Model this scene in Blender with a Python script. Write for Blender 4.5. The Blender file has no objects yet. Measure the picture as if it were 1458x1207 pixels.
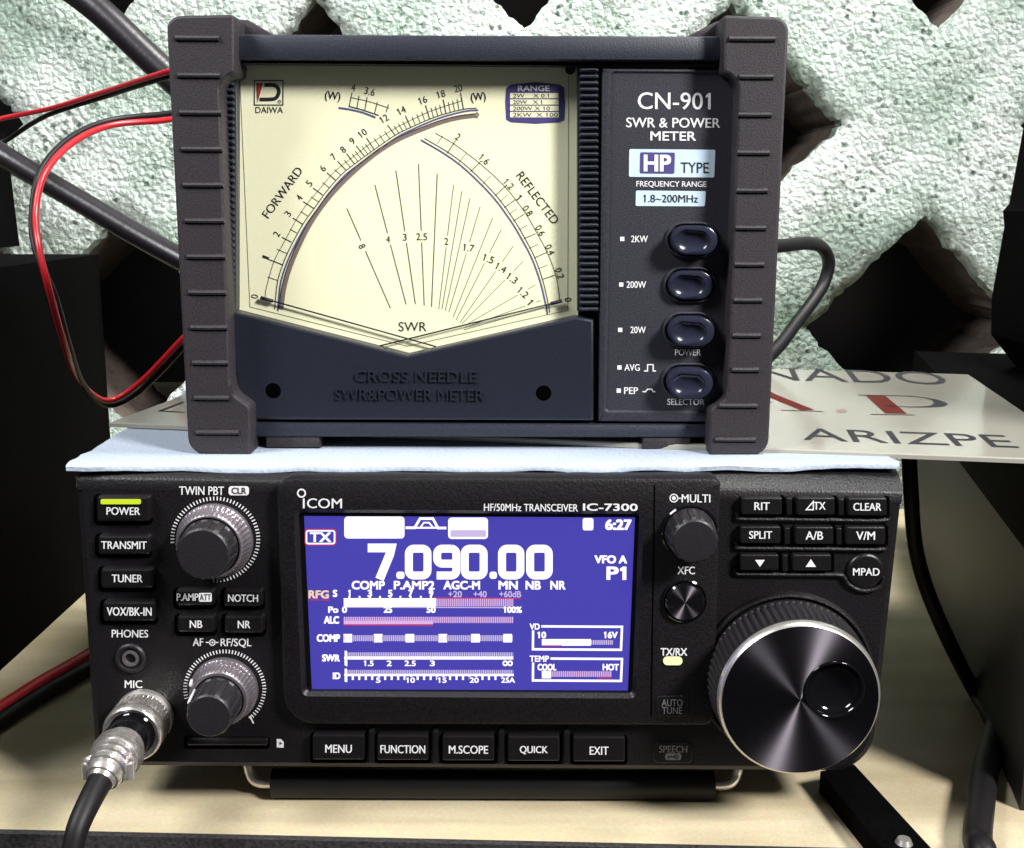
import bpy, math, random
from math import sin, cos, pi, radians, sqrt
from mathutils import Vector, noise

random.seed(4)
scene = bpy.context.scene
COL = scene.collection

# ------------------------------------------------------------------ camera
F_PX, PW, PH = 1620.0, 1458.0, 1207.0
PITCH = radians(11.1)
ROLL = 0.0038
CAM = Vector((0.0, -0.321, 0.1867))
_F = Vector((0, cos(PITCH), -sin(PITCH)))
_U0 = Vector((0, sin(PITCH), cos(PITCH)))
_R0 = Vector((1, 0, 0))
_R = cos(ROLL) * _R0 + sin(ROLL) * _U0
_U = cos(ROLL) * _U0 - sin(ROLL) * _R0
cam_data = bpy.data.cameras.new('camera')
cam = bpy.data.objects.new('camera', cam_data)
COL.objects.link(cam)
from mathutils import Matrix
m3 = Matrix((_R, _U, -_F)).transposed()
cam.matrix_world = Matrix.Translation(CAM) @ m3.to_4x4()
cam_data.sensor_width = 36.0
cam_data.lens = 36.0 * F_PX / PW
cam_data.clip_start = 0.01
cam_data.clip_end = 20.0
scene.camera = cam

# ------------------------------------------------------------------ light
world = bpy.data.worlds.new('World')
scene.world = world
world.use_nodes = True
bg = world.node_tree.nodes['Background']
bg.inputs[0].default_value = (0.86, 0.90, 1.0, 1)
bg.inputs[1].default_value = 0.05


def area(name, loc, target, size, power, col):
    l = bpy.data.lights.new(name, 'AREA')
    l.shape = 'DISK'
    l.size = size
    l.energy = power
    l.color = col
    o = bpy.data.objects.new(name, l)
    o.location = loc
    d = Vector(target) - Vector(loc)
    o.rotation_euler = d.to_track_quat('-Z', 'Y').to_euler()
    COL.objects.link(o)
    return o


area('key_lamp', (0.80, -0.66, 0.86), (0.0, 0.05, 0.12), 0.27, 28.5, (1.0, 0.975, 0.97))
area('ceiling_lamp', (-0.66, -0.34, 0.84), (0.0, 0.0, 0.0), 0.36, 11.0, (0.98, 0.99, 1.0))
wl_fill = area('wall_fill', (0.26, 0.06, 0.98), (0.0, 0.36, 0.31), 0.22, 3.9, (1.0, 1.0, 0.97))  # added fill light, aimed at the wall only to brighten it
wl_fill.data.spread = radians(62)

scene.view_settings.view_transform = 'Standard'
scene.view_settings.look = 'None'
scene.view_settings.exposure = 0.0
scene.view_settings.gamma = 1.0
scene.view_settings.use_curve_mapping = False
scene.render.engine = 'CYCLES'


# ------------------------------------------------------------------ helpers
def ray(u, v):
    return _F + ((u - PW / 2) / F_PX) * _R + ((PH / 2 - v) / F_PX) * _U


def at(u, v, y):
    """measured photo point -> point on the upright plane at depth y"""
    d = ray(u, v)
    t = (y - CAM.y) / d.y
    return CAM + d * t


def on(u, v, z):
    """measured photo point -> point on the level plane at height z"""
    d = ray(u, v)
    t = (z - CAM.z) / d.z
    return CAM + d * t


def lin(r, g, b):
    f = lambda c: ((c / 255.0) / 12.92) if c / 255.0 <= 0.04045 else (((c / 255.0) + 0.055) / 1.055) ** 2.4
    return (f(r), f(g), f(b), 1.0)


def material(name, col, rough=0.5, metal=0.0, grain=0.0, gscale=1500.0, speck=0.0, spec=0.5,
             coat=0.0, stains=0.0, sscale=20.0, col2=None, aniso=0.0):
    m = bpy.data.materials.new(name)
    m.use_nodes = True
    nt = m.node_tree
    b = nt.nodes['Principled BSDF']
    b.inputs['Base Color'].default_value = col
    b.inputs['Roughness'].default_value = rough
    b.inputs['Metallic'].default_value = metal
    b.inputs['Specular IOR Level'].default_value = spec
    b.inputs['Coat Weight'].default_value = coat
    tc = nt.nodes.new('ShaderNodeTexCoord')
    last = None
    if stains > 0:
        n = nt.nodes.new('ShaderNodeTexNoise')
        n.inputs['Scale'].default_value = sscale
        n.inputs['Detail'].default_value = 6
        nt.links.new(tc.outputs['Object'], n.inputs['Vector'])
        r = nt.nodes.new('ShaderNodeMapRange')
        r.inputs[1].default_value = 0.35
        r.inputs[2].default_value = 0.7
        r.inputs[3].default_value = 0.0
        r.inputs[4].default_value = stains
        nt.links.new(n.outputs['Fac'], r.inputs[0])
        mx = nt.nodes.new('ShaderNodeMix')
        mx.data_type = 'RGBA'
        mx.inputs[6].default_value = col
        mx.inputs[7].default_value = col2 or (col[0] * .4, col[1] * .4, col[2] * .4, 1)
        nt.links.new(r.outputs[0], mx.inputs[0])
        last = mx.outputs[2]
    if grain > 0 or speck > 0:
        g = nt.nodes.new('ShaderNodeTexNoise')
        g.inputs['Scale'].default_value = gscale
        g.inputs['Detail'].default_value = 2
        nt.links.new(tc.outputs['Object'], g.inputs['Vector'])
        if grain > 0:
            bp = nt.nodes.new('ShaderNodeBump')
            bp.inputs['Strength'].default_value = grain
            bp.inputs['Distance'].default_value = 0.0006
            nt.links.new(g.outputs['Fac'], bp.inputs['Height'])
            nt.links.new(bp.outputs[0], b.inputs['Normal'])
        if speck > 0:
            r2 = nt.nodes.new('ShaderNodeMapRange')
            r2.inputs[1].default_value = 0.3
            r2.inputs[2].default_value = 0.7
            r2.inputs[3].default_value = 1.0 - speck
            r2.inputs[4].default_value = 1.0 + speck
            nt.links.new(g.outputs['Fac'], r2.inputs[0])
            mu = nt.nodes.new('ShaderNodeMix')
            mu.data_type = 'RGBA'
            mu.blend_type = 'MULTIPLY'
            mu.inputs[0].default_value = 1.0
            if last:
                nt.links.new(last, mu.inputs[6])
            else:
                mu.inputs[6].default_value = col
            nt.links.new(r2.outputs[0], mu.inputs[7])
            last = mu.outputs[2]
    if last:
        nt.links.new(last, b.inputs['Base Color'])
    if aniso > 0:
        b.inputs['Anisotropic'].default_value = aniso
        tg = nt.nodes.new('ShaderNodeTangent')
        tg.direction_type = 'RADIAL'
        tg.axis = 'Y'
        nt.links.new(tg.outputs[0], b.inputs['Tangent'])
        b.inputs['Anisotropic Rotation'].default_value = 0.25
    return m


def emitter(name, col, strength):
    m = bpy.data.materials.new(name)
    m.use_nodes = True
    b = m.node_tree.nodes['Principled BSDF']
    b.inputs['Base Color'].default_value = (0.01, 0.01, 0.01, 1)
    b.inputs['Roughness'].default_value = 0.25
    b.inputs['Emission Color'].default_value = col
    b.inputs['Emission Strength'].default_value = strength
    return m


M = {}
M['plastic'] = material('radio black plastic', (0.0050, 0.0040, 0.0050, 1), 0.44, 0, 0.25, 1500, 0.6)
M['key'] = material('radio key plastic', (0.0058, 0.0050, 0.0058, 1), 0.36, 0, 0.12, 1800, 0.3)
M['gloss'] = material('gloss black', (0.004, 0.004, 0.005, 1), 0.08)
M['void'] = material('black recess', (0.0012, 0.0012, 0.0012, 1), 0.9, spec=0.0)  # near-black painted for the shade in gaps, holes and grooves
M['paint'] = material('white lettering', (0.82, 0.82, 0.82, 1), 0.5)
M['dimpaint'] = material('grey lettering', (0.20, 0.19, 0.20, 1), 0.5)
M['gunmetal'] = material('grey anodised knob', lin(150, 142, 148), 0.33, 0.75, 0.05, 2500, 0.12)
M['knobblack'] = material('black knob', (0.016, 0.014, 0.016, 1), 0.42, 0, 0.15, 2200, 0.3)
M['brushed'] = material('turned black aluminium', lin(96, 91, 98), 0.46, 1.0, 0, 1, 0, aniso=0.98)
M['chrome'] = material('bright metal', lin(236, 232, 226), 0.3, 0.85, 0.05, 600, 0.05)
M['nickel'] = material('worn nickel', lin(238, 232, 226), 0.26, 0.85, 0.15, 700, 0.2, stains=0.35, sscale=260, col2=lin(110, 100, 92))
M['steel'] = material('case steel', (0.02, 0.02, 0.021, 1), 0.45, 0, 0.15, 1500, 0.2)
M['navy'] = material('meter navy plastic', lin(36, 40, 51), 0.5, 0, 0.18, 2300, 0.5)
M['cover'] = material('meter cover plastic', lin(33, 36, 46), 0.34, 0, 0.05, 2600, 0.3)
M['panel'] = material('control panel plastic', lin(42, 42, 51), 0.52, 0, 0.18, 2300, 0.5)
M['rubber'] = material('bumper rubber', lin(43, 38, 42), 0.56, 0, 0.2, 2300, 0.6)
M['btn'] = material('push button plastic', lin(38, 40, 56), 0.22, 0, 0.03, 1500, 0.1)
M['cream'] = material('dial card', lin(252, 251, 212), 0.6, 0, 0.0, 1500, 0.02)
M['creamedge'] = material('dial card edge', lin(240, 238, 218), 0.5)
M['ink'] = material('black ink', (0.012, 0.011, 0.016, 1), 0.6)
M['inkblue'] = material('blue ink', lin(78, 84, 140), 0.6)
M['inkgrey'] = material('grey ink', lin(128, 112, 104), 0.6)
M['inkred'] = material('red ink', lin(190, 50, 40), 0.6)
M['violet'] = material('violet ink', lin(74, 66, 128), 0.5)
M['ltblue'] = material('pale blue label', lin(200, 222, 238), 0.5)
M['paper'] = material('pale blue paper', lin(164, 174, 190), 0.9, 0, 0.5, 900, 0.10, stains=0.25, sscale=60, col2=lin(146, 160, 174))
M['wire_red'] = material('red wire sheath', lin(172, 22, 34), 0.34)
M['wire_thick'] = material('thick red wire sheath', lin(214, 30, 40), 0.35)
M['wire_black'] = material('black wire sheath', (0.008, 0.007, 0.008, 1), 0.5, spec=0.3)
M['coax'] = material('coax sheath', lin(27, 24, 28), 0.35, 0, 0.15, 500, 0.15)
M['boxblack'] = material('black cabinet', (0.0016, 0.0014, 0.0016, 1), 0.8, 0, 0.2, 900, 0.3, spec=0.03)
M['brown'] = material('stand-in box brown', lin(17, 13, 9), 0.6, 0, 0.2, 600, 0.15, stains=0.5, sscale=30)
M['edge'] = material('table edge band', (0.035, 0.032, 0.034, 1), 0.55, 0, 0.4, 900, 0.5)

# display
M['scr'] = emitter('lit display blue', lin(69, 62, 176), 1.0)
M['scrw'] = emitter('display white', (1, 0.97, 1, 1), 1.25)
M['scrp'] = emitter('display pink', lin(226, 180, 230), 1.0)
M['scrr'] = emitter('display red', lin(205, 40, 80), 1.0)
M['scry'] = emitter('display orange', lin(255, 214, 170), 1.0)
M['scrd'] = emitter('display grey', lin(206, 190, 232), 1.0)
M['led'] = emitter('green lamp', lin(214, 236, 40), 1.0)
M['led2'] = emitter('pale green lamp', lin(246, 252, 190), 1.1)


# mesh builder
class MB:
    def __init__(self, *mats):
        self.v, self.f, self.mi = [], [], []
        self.mats = list(mats)

    def slot(self, m):
        if m is None:
            return 0
        if m not in self.mats:
            self.mats.append(m)
        return self.mats.index(m)

    def add(self, verts, faces, m=None):
        o = len(self.v)
        self.v += [tuple(p) for p in verts]
        s = self.slot(m)
        for f in faces:
            self.f.append(tuple(i + o for i in f))
            self.mi.append(s)

    # slab from a 2-D outline in (x, z), facing -y, chamfered front edge
    def slab(self, poly, y0, y1, ch=0.0, m=None):
        poly = ccw(poly)
        n = len(poly)
        inner = shrink(poly, ch) if ch > 0 else poly
        vs, fs = [], []
        vs += [(p[0], y0, p[1]) for p in inner]
        fs.append(tuple(range(n)))
        base = 0
        if ch > 0:
            mid = shrink(poly, ch * 0.3)
            vs += [(p[0], y0 + ch * 0.3, p[1]) for p in mid]
            vs += [(p[0], y0 + ch, p[1]) for p in poly]
            for lv in (0, n):
                for i in range(n):
                    j = (i + 1) % n
                    fs.append((lv + i, lv + n + i, lv + n + j, lv + j))
            base = 2 * n
        vs += [(p[0], y1, p[1]) for p in poly]
        k = base + n
        for i in range(n):
            j = (i + 1) % n
            fs.append((base + i, k + i, k + j, base + j))
        fs.append(tuple(k + i for i in reversed(range(n))))
        self.add(vs, fs, m)

    def ring(self, outer, inner, y0, y1, ch=0.0, m=None, yin=None):
        outer, inner = ccw(outer), ccw(inner)
        n = len(outer)
        if yin is None:
            yin = y1
        vs, fs = [], []
        o1 = shrink(outer, ch)
        i1 = shrink(inner, -ch)
        loops = [[(p[0], y1, p[1]) for p in outer], [(p[0], y0 + ch, p[1]) for p in outer],
                 [(p[0], y0 + ch * .3, p[1]) for p in shrink(outer, ch * .3)],
                 [(p[0], y0, p[1]) for p in o1], [(p[0], y0, p[1]) for p in i1],
                 [(p[0], y0 + ch, p[1]) for p in inner], [(p[0], yin, p[1]) for p in inner]]
        for L in loops:
            vs += L
        for l in range(len(loops) - 1):
            for i in range(n):
                j = (i + 1) % n
                fs.append((l * n + i, l * n + j, (l + 1) * n + j, (l + 1) * n + i))
        self.add(vs, fs, m)

    def lathe(self, cx, cz, prof, seg=64, m=None, mod=None, cap=True, squash=1.0):
        """profile of (radius, y[, amp, n]) from the panel outwards, axis along -y"""
        vs, fs = [], []
        for p in prof:
            amp, nn = (p[2], p[3]) if len(p) > 2 else (0, 1)
            for i in range(seg):
                a = 2 * pi * i / seg
                r = p[0] + amp * (1 if (int(i * nn * 2 / seg) % 2 == 0) else -1)
                vs.append((cx + r * cos(a), p[1], cz + r * sin(a) * squash))
        for l in range(len(prof) - 1):
            for i in range(seg):
                j = (i + 1) % seg
                fs.append((l * seg + i, l * seg + j, (l + 1) * seg + j, (l + 1) * seg + i))
        if cap:
            k = (len(prof) - 1) * seg
            fs.append(tuple(k + i for i in range(seg)))
        self.add(vs, fs, m)

    def tube(self, pts, r, seg=12, m=None, smooth=True, n=8, flat=1.0):
        pts = [Vector(p) for p in pts]
        if smooth and len(pts) > 2:
            pts = catmull(pts, n)
        rs = r if isinstance(r, (list, tuple)) else [r] * len(pts)
        if len(rs) != len(pts):
            rs = [rs[0] + (rs[-1] - rs[0]) * i / (len(pts) - 1) for i in range(len(pts))]
        vs, fs = [], []
        up = Vector((0, 0, 1))
        prev = None
        for i, p in enumerate(pts):
            t = (pts[min(i + 1, len(pts) - 1)] - pts[max(i - 1, 0)]).normalized()
            if prev is None:
                a = t.cross(up)
                if a.length < 1e-3:
                    a = t.cross(Vector((0, 1, 0)))
                a.normalize()
            else:
                a = (prev - t * prev.dot(t)).normalized()
            prev = a
            b = t.cross(a)
            for k in range(seg):
                an = 2 * pi * k / seg
                vs.append(p + (a * cos(an) + b * sin(an) * flat) * rs[i])
        for i in range(len(pts) - 1):
            for k in range(seg):
                j = (k + 1) % seg
                fs.append((i * seg + k, (i + 1) * seg + k, (i + 1) * seg + j, i * seg + j))
        fs.append(tuple(range(seg)))
        fs.append(tuple((len(pts) - 1) * seg + k for k in reversed(range(seg))))
        self.add(vs, fs, m)

    def box(self, x0, x1, y0, y1, z0, z1, m=None, b=0.0):
        poly = [(x0, z0), (x1, z0), (x1, z1), (x0, z1)]
        if b > 0:
            self.slab(poly, y0, y1, b, m)
        else:
            self.slab(poly, y0, y1, 0, m)

    # flat ink: polyline in photo measure on plane y, w in photo px
    def line(self, pts, w, y, m=None, closed=False):
        P = [Vector(p) for p in pts]
        n = len(P)
        L, R = [], []
        for i in range(n):
            if closed:
                a, b = P[(i - 1) % n], P[(i + 1) % n]
                d1 = (P[i] - a).normalized()
                d2 = (b - P[i]).normalized()
            else:
                d1 = (P[i] - P[i - 1]).normalized() if i > 0 else (P[1] - P[0]).normalized()
                d2 = (P[i + 1] - P[i]).normalized() if i < n - 1 else d1
            d = (d1 + d2)
            d = d.normalized() if d.length > 1e-6 else d1
            nn = Vector((-d.y, d.x))
            k = max(0.35, nn.dot(Vector((-d1.y, d1.x))))
            L.append(P[i] + nn * w / 2 / k)
            R.append(P[i] - nn * w / 2 / k)
        vs = [at(p.x, p.y, y) for p in L] + [at(p.x, p.y, y) for p in R]
        fs = []
        for i in range(n if closed else n - 1):
            j = (i + 1) % n
            fs.append((i, j, n + j, n + i))
        self.add(vs, fs, m)

    def fill(self, pts, y, m=None):
        vs = [at(p[0], p[1], y) for p in pts]
        n = len(vs)
        self.add(vs, [tuple(range(n))], m)

    def rect(self, u0, v0, u1, v1, y, m=None):
        self.fill([(u0, v1), (u1, v1), (u1, v0), (u0, v0)], y, m)

    def text(self, s, u, v, w, h, y, m=None, rot=0.0, bold=0.0, slant=0.0):
        vs, fs = glyphs(s)
        a = radians(rot)
        k = bold / .72 * h
        shifts = [(0, 0)]
        if bold > 0.003:
            shifts = [(-k, 0), (k, 0)] if bold < .018 else [(-k, -k * .7), (k, k * .7), (-k, k * .7), (k, -k * .7)]
        w, h = w - 2 * k, h - (2 * k * .7 if bold >= .018 else 0)
        for n_, (sx, sz) in enumerate(shifts):
            out = []
            for x, z in vs:
                px, py = x * w + sx, z * h + sz
                out.append(at(u + px * cos(a) - py * sin(a), v - px * sin(a) - py * cos(a), y - n_ * 0.000012))
            self.add(out, fs, m)

    def build(self, name, parent=None, loc=None, smooth=35):
        me = bpy.data.meshes.new(name)
        o = bpy.data.objects.new(name, me)
        COL.objects.link(o)
        if parent is not None:
            base = BASE[parent.name]
            o.parent = parent
        else:
            base = Vector(loc) if loc is not None else Vector((0, 0, 0))
            o.location = base
        BASE[o.name] = base
        me.from_pydata([(p[0] - base.x, p[1] - base.y, p[2] - base.z) for p in self.v], [], self.f)
        for mm in self.mats:
            me.materials.append(mm)
        for p, i in zip(me.polygons, self.mi):
            p.material_index = i
        me.validate()
        if smooth:
            me.polygons.foreach_set('use_smooth', [True] * len(me.polygons))
            me.set_sharp_from_angle(angle=radians(smooth))
        for p in me.polygons:
            if p.loop_total > 4:
                p.use_smooth = False
        me.update()
        return o


BASE = {}


def thing(name, label, cat, loc, group=None):
    o = bpy.data.objects.new(name, None)
    o.empty_display_size = 0.02
    COL.objects.link(o)
    o.location = loc
    BASE[o.name] = Vector(loc)
    return tag(o, label, cat, group)


def tag(o, label=None, cat=None, group=None, kind=None):
    if label:
        o['label'] = label
    if cat:
        o['category'] = cat
    if group:
        o['group'] = group
    if kind:
        o['kind'] = kind
    return o


def ccw(poly):
    a = 0
    for i in range(len(poly)):
        p, q = poly[i], poly[(i + 1) % len(poly)]
        a += p[0] * q[1] - q[0] * p[1]
    return list(poly) if a > 0 else list(reversed(poly))


def shrink(poly, d):
    """offset a ccw outline inwards by d"""
    n = len(poly)
    out = []
    for i in range(n):
        p0, p, p1 = Vector(poly[i - 1]), Vector(poly[i]), Vector(poly[(i + 1) % n])
        d1 = (p - p0)
        d2 = (p1 - p)
        if d1.length < 1e-9:
            d1 = d2
        if d2.length < 1e-9:
            d2 = d1
        d1, d2 = d1.normalized(), d2.normalized()
        n1, n2 = Vector((-d1.y, d1.x)), Vector((-d2.y, d2.x))
        b = n1 + n2
        b = b.normalized() if b.length > 1e-6 else n1
        k = max(0.5, b.dot(n1))
        q = p + b * (d / k)
        out.append((q.x, q.y))
    return out


def catmull(P, n=8):
    out = []
    for i in range(len(P) - 1):
        p0 = P[i - 1] if i > 0 else P[i] * 2 - P[i + 1]
        p1, p2 = P[i], P[i + 1]
        p3 = P[i + 2] if i + 2 < len(P) else P[i + 1] * 2 - P[i]
        for k in range(n):
            t = k / n
            out.append(0.5 * ((2 * p1) + (p2 - p0) * t + (2 * p0 - 5 * p1 + 4 * p2 - p3) * t * t + (3 * p1 - p0 - 3 * p2 + p3) * t ** 3))
    out.append(P[-1].copy())
    return out


def smooth2(pts, n=8):
    return [tuple(p) for p in catmull([Vector(p) for p in pts], n)]


def rnd(pts, radii, seg=6):
    """round the corners of an outline given in any 2-D measure"""
    n = len(pts)
    if not isinstance(radii, (list, tuple)):
        radii = [radii] * n
    out = []
    for i in range(n):
        p0, p, p1 = Vector(pts[i - 1]), Vector(pts[i]), Vector(pts[(i + 1) % n])
        r = radii[i]
        a, b = (p0 - p).normalized(), (p1 - p).normalized()
        for k in range(seg + 1):
            t = k / seg
            q0, q1 = p + a * r, p + b * r
            # circular-ish corner as a rational quadratic
            w = 0.72
            den = (1 - t) ** 2 + 2 * w * t * (1 - t) + t * t
            q = (q0 * (1 - t) ** 2 + p * (2 * w * t * (1 - t)) + q1 * t * t) / den
            out.append((q.x, q.y))
    return out


def rect4(u0, v0, u1, v1):
    return [(u0, v1), (u1, v1), (u1, v0), (u0, v0)]


def xz(pts, y):
    r = []
    for p in pts:
        q = at(p[0], p[1], y)
        r.append((q.x, q.z))
    return r


_G = {}


def glyphs(s, bold=0.0):
    key = (s, bold)
    if key in _G:
        return _G[key]
    cu = bpy.data.curves.new('lettering', 'FONT')
    cu.body = s
    cu.resolution_u = 4
    cu.offset = bold
    o = bpy.data.objects.new('lettering', cu)
    COL.objects.link(o)
    dg = bpy.context.evaluated_depsgraph_get()
    me = bpy.data.meshes.new_from_object(o.evaluated_get(dg))
    vs = [(v.co.x, v.co.y) for v in me.vertices]
    fs = [tuple(p.vertices) for p in me.polygons]
    if '1' in s:
        def ext(t):
            cu.body = t
            o.data.update_tag()
            dg.update()
            q = bpy.data.meshes.new_from_object(o.evaluated_get(dg))
            xs = [v.co.x for v in q.vertices]
            ys = [v.co.y for v in q.vertices]
            bpy.data.meshes.remove(q)
            return min(xs), max(xs), max(ys)
        a0_, a1_, top_ = ext('1')
        bw = a1_ - a0_
        for i_, ch_ in enumerate(s):
            if ch_ == '1':
                xl_ = ext(s[:i_ + 1])[1] - bw
                k_ = len(vs)
                vs += [(xl_ + bw * .2, top_), (xl_ - .14 * top_, top_ * .84), (xl_ - .14 * top_, top_ * .70), (xl_ + bw * .2, top_ * .83)]
                fs.append((k_, k_ + 1, k_ + 2, k_ + 3))
    bpy.data.meshes.remove(me)
    bpy.data.objects.remove(o)
    bpy.data.curves.remove(cu)
    x0, x1 = min(v[0] for v in vs), max(v[0] for v in vs)
    z0, z1 = min(v[1] for v in vs), max(v[1] for v in vs)
    vs = [((v[0] - x0) / max(1e-6, x1 - x0) - .5, (v[1] - z0) / max(1e-6, z1 - z0) - .5) for v in vs]
    _G[key] = (vs, fs)
    return _G[key]


H = CAM.z
Z_RADIO = H - 0.0774      # top of the radio
Z_PAPER = H - 0.0758      # top of the paper
YM = 0.0165               # front of the meter bumpers
YP = 0.0245               # meter front panel
YD = 0.0312               # meter dial card
WALL = 0.36

# ================================================================== setting
# table
tb = MB(M['edge'])
wood = bpy.data.materials.new('pale table laminate')
wood.use_nodes = True
nt = wood.node_tree
pb = nt.nodes['Principled BSDF']
pb.inputs['Roughness'].default_value = 0.42
tc = nt.nodes.new('ShaderNodeTexCoord')
mp = nt.nodes.new('ShaderNodeMapping')
mp.inputs['Scale'].default_value = (3.0, 18.0, 3.0)
n1 = nt.nodes.new('ShaderNodeTexNoise')
n1.inputs['Scale'].default_value = 2.2
n1.inputs['Detail'].default_value = 7
n1.inputs['Distortion'].default_value = 0.8
n2 = nt.nodes.new('ShaderNodeTexNoise')
n2.inputs['Scale'].default_value = 900
cr = nt.nodes.new('ShaderNodeValToRGB')
cr.color_ramp.elements[0].position = 0.3
cr.color_ramp.elements[0].color = lin(200, 184, 146)
cr.color_ramp.elements[1].position = 0.68
cr.color_ramp.elements[1].color = lin(230, 216, 182)
mm = nt.nodes.new('ShaderNodeMix')
mm.data_type = 'RGBA'
mm.blend_type = 'MULTIPLY'
mm.inputs[0].default_value = 0.35
nt.links.new(tc.outputs['Object'], mp.inputs[0])
nt.links.new(mp.outputs[0], n1.inputs['Vector'])
nt.links.new(tc.outputs['Object'], n2.inputs['Vector'])
nt.links.new(n1.outputs['Fac'], cr.inputs[0])
nt.links.new(cr.outputs[0], mm.inputs[6])
nt.links.new(n2.outputs['Color'], mm.inputs[7])
nt.links.new(mm.outputs[2], pb.inputs['Base Color'])
M['wood'] = wood

e0, e1 = on(0, 1181, 0), on(1080, 1205, 0)
ed = (e1 - e0).normalized()
en = Vector((-ed.y, ed.x, 0))
A = e0 - ed * 0.6
B = e0 + ed * 1.2
tt = MB(M['wood'])
back = 0.85
tt.add([(A.x, A.y, 0), (B.x, B.y, 0), (B.x, back, 0), (A.x, back, 0),
        (A.x, A.y, -.018), (B.x, B.y, -.018), (B.x, back, -.018), (A.x, back, -.018)],
       [(0, 1, 2, 3), (4, 7, 6, 5), (0, 4, 5, 1), (1, 5, 6, 2), (2, 6, 7, 3), (3, 7, 4, 0)])
table = tt.build('table_top', loc=(0, 0.1, 0), smooth=0)
tag(table, kind='structure')
eb = MB(M['edge'])
off = -en * 0.0025
off2 = -en * 0.00005
q = [A + off, B + off, B + off2, A + off2]
eb.add([(p.x, p.y, 0.0002) for p in q] + [(p.x, p.y, -.03) for p in q],
       [(0, 1, 2, 3), (4, 7, 6, 5), (0, 4, 5, 1), (1, 5, 6, 2), (2, 6, 7, 3), (3, 7, 4, 0)])
tag(eb.build('edge_band', parent=table, smooth=0))

# dark sheet added for the unlit void beyond the pierced wall
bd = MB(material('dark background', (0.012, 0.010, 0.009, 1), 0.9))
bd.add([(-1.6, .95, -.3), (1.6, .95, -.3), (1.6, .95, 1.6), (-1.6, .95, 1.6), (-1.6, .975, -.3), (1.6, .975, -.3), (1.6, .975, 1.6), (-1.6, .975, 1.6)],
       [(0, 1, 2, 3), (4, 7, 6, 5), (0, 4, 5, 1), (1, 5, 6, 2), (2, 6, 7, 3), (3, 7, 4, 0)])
tag(bd.build('background', loc=(0, .95, 0), smooth=0), kind='structure')

# pierced concrete block wall: a square net of bars turned 45 degrees
stucco = bpy.data.materials.new('mint painted rough concrete')
stucco.use_nodes = True
nt = stucco.node_tree
pb = nt.nodes['Principled BSDF']
pb.inputs['Roughness'].default_value = 0.85
tc = nt.nodes.new('ShaderNodeTexCoord')
va = nt.nodes.new('ShaderNodeTexVoronoi')
va.inputs['Scale'].default_value = 320
va.feature = 'SMOOTH_F1'
va.inputs['Smoothness'].default_value = 0.35
nz = nt.nodes.new('ShaderNodeTexNoise')
nz.inputs['Scale'].default_value = 340
nz.inputs['Detail'].default_value = 8
nz.inputs['Roughness'].default_value = 0.68
wv = nt.nodes.new('ShaderNodeMix')
wv.data_type = 'RGBA'
wv.blend_type = 'LINEAR_LIGHT'
wv.inputs[0].default_value = 0.0022
nt.links.new(tc.outputs['Object'], wv.inputs[6])
nt.links.new(nz.outputs['Color'], wv.inputs[7])
nt.links.new(wv.outputs[2], va.inputs['Vector'])
nt.links.new(tc.outputs['Object'], nz.inputs['Vector'])
ht = nt.nodes.new('ShaderNodeMath')
ht.operation = 'SUBTRACT'
nt.links.new(nz.outputs['Fac'], ht.inputs[0])
nt.links.new(va.outputs['Distance'], ht.inputs[1])
bp = nt.nodes.new('ShaderNodeBump')
bp.inputs['Strength'].default_value = 1.0
bp.inputs['Distance'].default_value = 0.0068
nt.links.new(ht.outputs[0], bp.inputs['Height'])
nt.links.new(bp.outputs[0], pb.inputs['Normal'])
big = nt.nodes.new('ShaderNodeTexNoise')
big.inputs['Scale'].default_value = 13
big.inputs['Detail'].default_value = 5
nt.links.new(tc.outputs['Object'], big.inputs['Vector'])
cr = nt.nodes.new('ShaderNodeValToRGB')
cr.color_ramp.elements[0].position = 0.35
cr.color_ramp.elements[0].color = lin(146, 170, 152)
cr.color_ramp.elements[1].position = 0.62
cr.color_ramp.elements[1].color = lin(216, 226, 219)
nt.links.new(big.outputs['Fac'], cr.inputs[0])
pit = nt.nodes.new('ShaderNodeTexVoronoi')
pit.inputs['Scale'].default_value = 175
pit.inputs['Randomness'].default_value = 1.0
nt.links.new(wv.outputs[2], pit.inputs['Vector'])
pr = nt.nodes.new('ShaderNodeMapRange')
pr.inputs[1].default_value = 0.14
pr.inputs[2].default_value = 0.36
pr.inputs[3].default_value = 0.0
pr.inputs[4].default_value = 1.0
nt.links.new(pit.outputs['Distance'], pr.inputs[0])
ad = nt.nodes.new('ShaderNodeMath')
ad.operation = 'MULTIPLY_ADD'
ad.inputs[1].default_value = 0.55
pk = nt.nodes.new('ShaderNodeTexNoise')
pk.inputs['Scale'].default_value = 28
pk.inputs['Detail'].default_value = 5
nt.links.new(tc.outputs['Object'], pk.inputs['Vector'])
pk2 = nt.nodes.new('ShaderNodeMapRange')
pk2.inputs[1].default_value = 0.44
pk2.inputs[2].default_value = 0.58
pk2.inputs[3].default_value = 1.0
pk2.inputs[4].default_value = 0.0
nt.links.new(pk.outputs['Fac'], pk2.inputs[0])
mxp = nt.nodes.new('ShaderNodeMath')
mxp.operation = 'MAXIMUM'
nt.links.new(pr.outputs[0], mxp.inputs[0])
nt.links.new(pk2.outputs[0], mxp.inputs[1])
pr = mxp
nt.links.new(pr.outputs[0], ad.inputs[0])
nt.links.new(ht.outputs[0], ad.inputs[2])
nt.links.new(ad.outputs[0], bp.inputs['Height'])
pm_ = nt.nodes.new('ShaderNodeMix')
pm_.data_type = 'RGBA'
pm_.inputs[6].default_value = lin(78, 98, 82)  # dark green in the pits is crevice shade put into the colour
nt.links.new(pr.outputs[0], pm_.inputs[0])
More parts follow.
